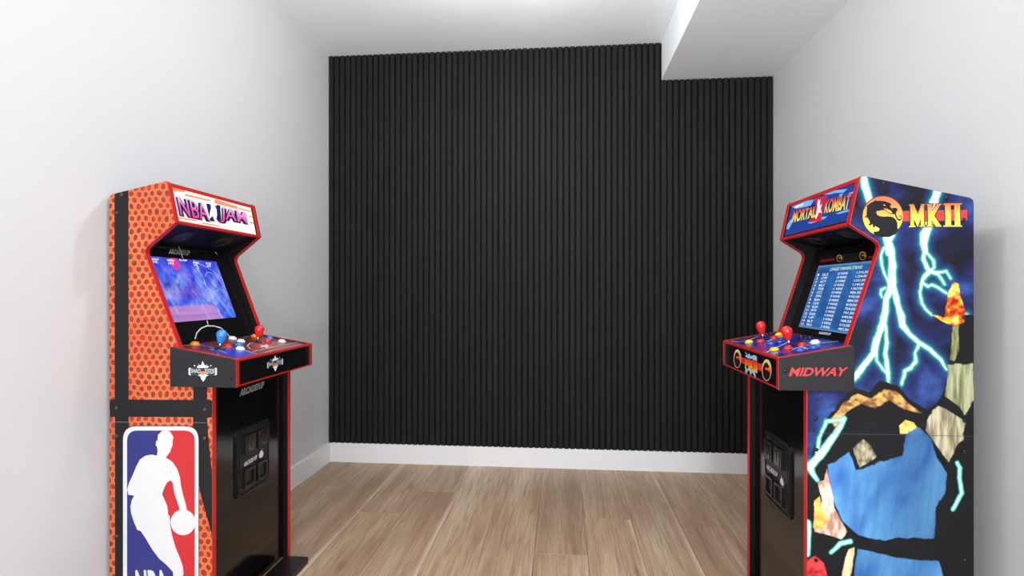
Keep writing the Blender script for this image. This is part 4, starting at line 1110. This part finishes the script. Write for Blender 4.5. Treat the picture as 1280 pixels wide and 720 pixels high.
print_polys('marquee_lettering', [t8([(402, 268), (425, 262), (415, 330), (440, 300), (425, 350), (440, 390), (412, 380), (385, 445), (378, 440), (395, 350)])], mp, emr('marquee_white', (232, 242, 250), 0.6), MQ, 0.0020)
YG = gradient('kombat_lettering', [(0.0, (250, 240, 120)), (0.45, (244, 200, 90)), (0.75, (222, 90, 50)), (1.0, (206, 40, 50))], 0.3, emit=0.9)
YS = emr('kombat_shadow', (22, 30, 80), 0.3)
for w_, qd in (('MORTAL', [(989.8, 279.0), (1020, 271.6), (1021, 257.4), (993.2, 262.6)]), ('KOMBAT', [(1030.5, 267.0), (1061, 262.0), (1065.4, 241.6), (1033.2, 249.6)])):
    qm = [Vector(p) for p in qd]
    lettering('marquee_lettering', w_, [(p.x + 0.7, p.y + 0.6) for p in qm], mp, YS, MQ, 0.0013, 0.06)
    lettering('marquee_lettering', w_, [tuple(p) for p in qm], mp, YG, MQ, 0.0016, 0.035)
lettering('marquee_lettering', 'MIDWAY', t8([(183, 345), (266, 318), (270, 293), (187, 322)]), mp, emr('marquee_white', (232, 242, 250), 0.6), MQ, 0.0012, 0.05)

# bezel print
bp_ = cR.bzp
print_polys('bezel_print', [[(1026, 324.6), (1043.5, 322.6), (1043.5, 325.6), (1025, 328.0)], [(1086, 320.3), (1096, 319.4), (1095.3, 322.0), (1085, 323.2)]], bp_, mat('bezel_red', (138, 26, 28), 0.4), cR.bz, 0.0006)
def roundel(pl, cx, cy, rx, ry, par, lift, mring, mink):
    P = lambda pts: [(cx + x * rx, cy + y * ry) for x, y in pts]
    print_poly('emblem', circ(cx, cy, rx, ry, 24), pl, mring, par, lift)
    print_poly('emblem', [(cx + x * rx, cy + y * ry) for x, y in [(-0.78, 0.1), (-0.55, -0.45), (-0.1, -0.72), (0.35, -0.6), (0.7, -0.3), (0.3, -0.2), (-0.1, -0.3), (-0.3, 0.0), (0.3, 0.05), (0.7, 0.3), (0.72, 0.6), (0.3, 0.88), (-0.2, 0.85), (-0.6, 0.6)]], pl, mink, par, lift + 0.0003)
GOLD = mat('emblem_gold', (206, 160, 72), 0.4)
roundel(bp_, 1049.6, 322.8, 3.8, 4.6, cR.bz, 0.0008, GOLD, mat('emblem_ink2', (16, 14, 16), 0.4))
roundel(bp_, 1078.6, 319.8, 4.4, 5.4, cR.bz, 0.0008, GOLD, mat('emblem_ink2', (16, 14, 16), 0.4))
print_poly('bezel_print', [(1055.5, 318.4), (1073, 316.6), (1070.8, 326.0), (1053.8, 328.4)], bp_, mat('bezel_grey', (66, 66, 68), 0.4), cR.bz, 0.0006)
print_poly('bezel_print', [(1056.3, 319.0), (1072.2, 317.3), (1070.2, 325.4), (1054.7, 327.7)], bp_, mat('bezel_dark', (20, 20, 22), 0.4), cR.bz, 0.0009)
lettering('bezel_lettering', 'ARCADE1UP', [(1023, 417.2), (1038.5, 419.3), (1039.2, 416.2), (1024, 414.2)], bp_, WHITE, cR.bz, 0.0006, 0.04)

# high-score picture
nx, ny = 60, 40
G, U, V = screen_grid(cR, nx, ny)
col = ramp_np(vnoise(U * 8, V * 8, 51, 4), [(0.3, (34, 88, 156)), (0.7, (50, 112, 184))])
edge = np.minimum(np.minimum(U, 1 - U) * 1.5, np.minimum(V, 1 - V))
col = blend(col, np.clip((0.035 - edge) * 50, 0, 1) * 0.7, L3((130, 172, 226)))
grid_print('game_picture', G, nx, ny, col, np.ones_like(U), attr_mat('screen_right_picture', 0.85), cR.screen)
SW_ = mat('screen_text_white', (226, 238, 246), 0.3, emit=0.9); SG_ = mat('screen_text_green', (196, 240, 170), 0.3, emit=0.9)
zt_, zb_ = cR.screen_z; dA, dB = cR.screen_d
def scr(u, v, lift=0.0035):      # u from the reader's left (far side) to the right
    return cR.onb(zt_ + (zb_ - zt_) * v, dB + (dA - dB) * u, lift)
def scr_text(s_, u0, u1, v0, v1, bold=0.004, shear=0.0):
    return text_vf(s_, [scr(u0, v1), scr(u1, v1), scr(u1, v0), scr(u0, v0)], bold)
v, f = scr_text('LONGEST WINNING STREAKS', 0.27, 0.83, 0.055, 0.10)
obj('score_heading', v, f, SG_, cR.screen)
ini = ['DLZ', 'CTF', 'ACT', 'MLC', 'TDB', 'CCC', 'XPN', 'RSA', 'CLR', 'GUN', 'JPD', 'DGS', 'LJP', 'BLT', 'TKO']
for i in range(15):
    va = 0.135 + i * 0.0565; vb = va + 0.036
    parts = [scr_text('%d' % (i + 1), 0.045, 0.075 if i < 9 else 0.095, va, vb), scr_text(ini[i], 0.15, 0.265, va, vb),
             scr_text('%d WINS' % max(15 - i, 2), 0.45, 0.62, va, vb), scr_text('%s' % ['1,316,500', '1,254,000', '1,231,000', '1,140,500', '1,067,000', '985,500', '910,000', '884,500', '810,000', '754,000', '701,500', '640,000', '588,500', '512,000', '487,500'][i], 0.77, 0.97, va, vb)]
    for v, f in parts: obj('score_entry', v, f, SW_, cR.screen)

# control panel print, joysticks, buttons
cp = cR.cpp; CP = cR.cp
c8 = lambda pts: [(x / 6.544 + 895, y / 6.544 + 390) for x, y in pts]
for pts, w_ in (([(395, 340), (480, 300), (560, 262), (600, 240)], 0.006), ([(110, 236), (180, 246), (250, 240), (330, 205), (400, 190)], 0.004), ([(620, 310), (700, 282), (800, 262), (950, 246), (1060, 236)], 0.006),
                ([(420, 240), (470, 222), (540, 200), (560, 192)], 0.008), ([(640, 300), (690, 285), (740, 300), (800, 300)], 0.008), ([(760, 252), (860, 246)], 0.012)):
    line_print('lightning_print', c8(pts), w_, cp, mat('panel_lightning', (196, 214, 240), 0.3), CP, 0.0006)
print_polys('storm_print', [c8([(280, 290), (360, 262), (430, 280), (380, 320), (320, 318)]), c8([(500, 325), (560, 305), (620, 320), (560, 345)])], cp, mat('panel_purple', (112, 44, 120), 0.3), CP, 0.0004)
print_polys('storm_print', [c8([(618, 160), (720, 172), (730, 192), (640, 182)])], cp, mat('panel_red', (150, 40, 36), 0.3), CP, 0.0004)
bat_joystick(cR, (954.3, 424.4), REDB); bat_joystick(cR, (987, 433.2), REDB)
for p_, c_ in (((936.4, 428.4), YELLOW), ((951, 427.6), REDB), ((963.8, 430.6), DBLUE), ((975.4, 428.2), DBLUE), ((968, 423.6), REDB), ((973.8, 419.2), YELLOW), ((968, 438.2), YELLOW),
               ((985.3, 436.3), REDB), ((1000.4, 439.0), DBLUE), ((1017.2, 435.8), DBLUE), ((1002.7, 432.0), REDB), ((1019, 428.8), WHT)):
    button(cR, p_, c_, 0.0155)
for p_ in ((1002, 422.6), (1012.7, 423.8), (963.8, 418.6)): button(cR, p_, BLK, 0.009)

# deck front print
dp = cR.dfp; DF = cR.df
f9 = lambda pts: [(x / 13.09 + 905, y / 13.09 + 430) for x, y in pts]
print_poly('red_bar', f9([(262, 208), (640, 335), (632, 455), (268, 300)]), dp, mat('bar_red', (208, 52, 46), 0.4), DF, 0.0005)
for cx, cy, r1, r2 in ((222, 240, 62, 152), (702, 428, 78, 178)):
    print_poly('emblem', f9(circ(cx, cy, r1, r2, 32)), dp, WHITE, DF, 0.0007)
    print_poly('emblem', f9(circ(cx, cy, r1 * 0.9, r2 * 0.93, 32)), dp, gradient('roundel_gradient', [(0.0, (206, 40, 34)), (0.55, (232, 80, 44)), (0.8, (244, 200, 70)), (1.0, (250, 236, 110))], 0.4), DF, 0.0010)
    P_ = lambda pts: [(cx + x * r1, cy + y * r2) for x, y in pts]
    print_poly('dragon', f9(P_([(-0.8, 0.0), (-0.55, -0.5), (-0.1, -0.75), (0.3, -0.6), (0.62, -0.3), (0.25, -0.18), (-0.2, -0.28), (-0.35, -0.02), (0.2, 0.0), (0.6, 0.2), (0.8, 0.45), (0.55, 0.78), (0.1, 0.92), (-0.3, 0.84), (-0.68, 0.5)])), dp, mat('emblem_ink2', (16, 14, 16), 0.4), DF, 0.0013)
print_polys('lightning_print', [f9(p) for p in ([(345, 120), (385, 165), (380, 195), (420, 150), (440, 200), (500, 180), (540, 200), (545, 275), (500, 262), (460, 240), (400, 235), (350, 200), (370, 180)],
                                               [(355, 400), (390, 400), (450, 415), (505, 440), (530, 545), (510, 545), (470, 460), (440, 515), (420, 440), (395, 430), (378, 485), (355, 470)])], dp, mat('front_lightning', (150, 196, 240), 0.4), DF, 0.0012)
lettering('deck_lettering', 'MKII', f9([(352, 400), (552, 478), (552, 268), (352, 235)]), dp, gradient('mk_front_gradient', [(0.0, (250, 220, 80)), (0.45, (240, 120, 40)), (1.0, (220, 40, 40))], 0.4), DF, 0.0016, 0.05)

# coin door
doorR = coin_door(cR, 0.160, 0.385, 0.376, 0.632)
panel_text(cR, 'door_lettering', 'ARCADE1UP', 0.262, 0.362, 0.488, 0.506, cR.rc + 0.0086, WHITE, doorR, 0.03)
bl = [(0.222 + 0.014 * math.cos(a) * (1 + 0.12 * math.cos(2 * a)), 0.488 + 0.0145 * math.sin(a) - 0.003 * abs(math.cos(a))) for a in [2 * math.pi * k / 20 for k in range(20)]]
print_pts('apple_emblem', [[cR.W(cR.rc + 0.0086, d, z) for d, z in bl], [cR.W(cR.rc + 0.0086, d, z) for d, z in ((0.222, 0.504), (0.231, 0.510), (0.227, 0.502))]], WHITE, doorR)
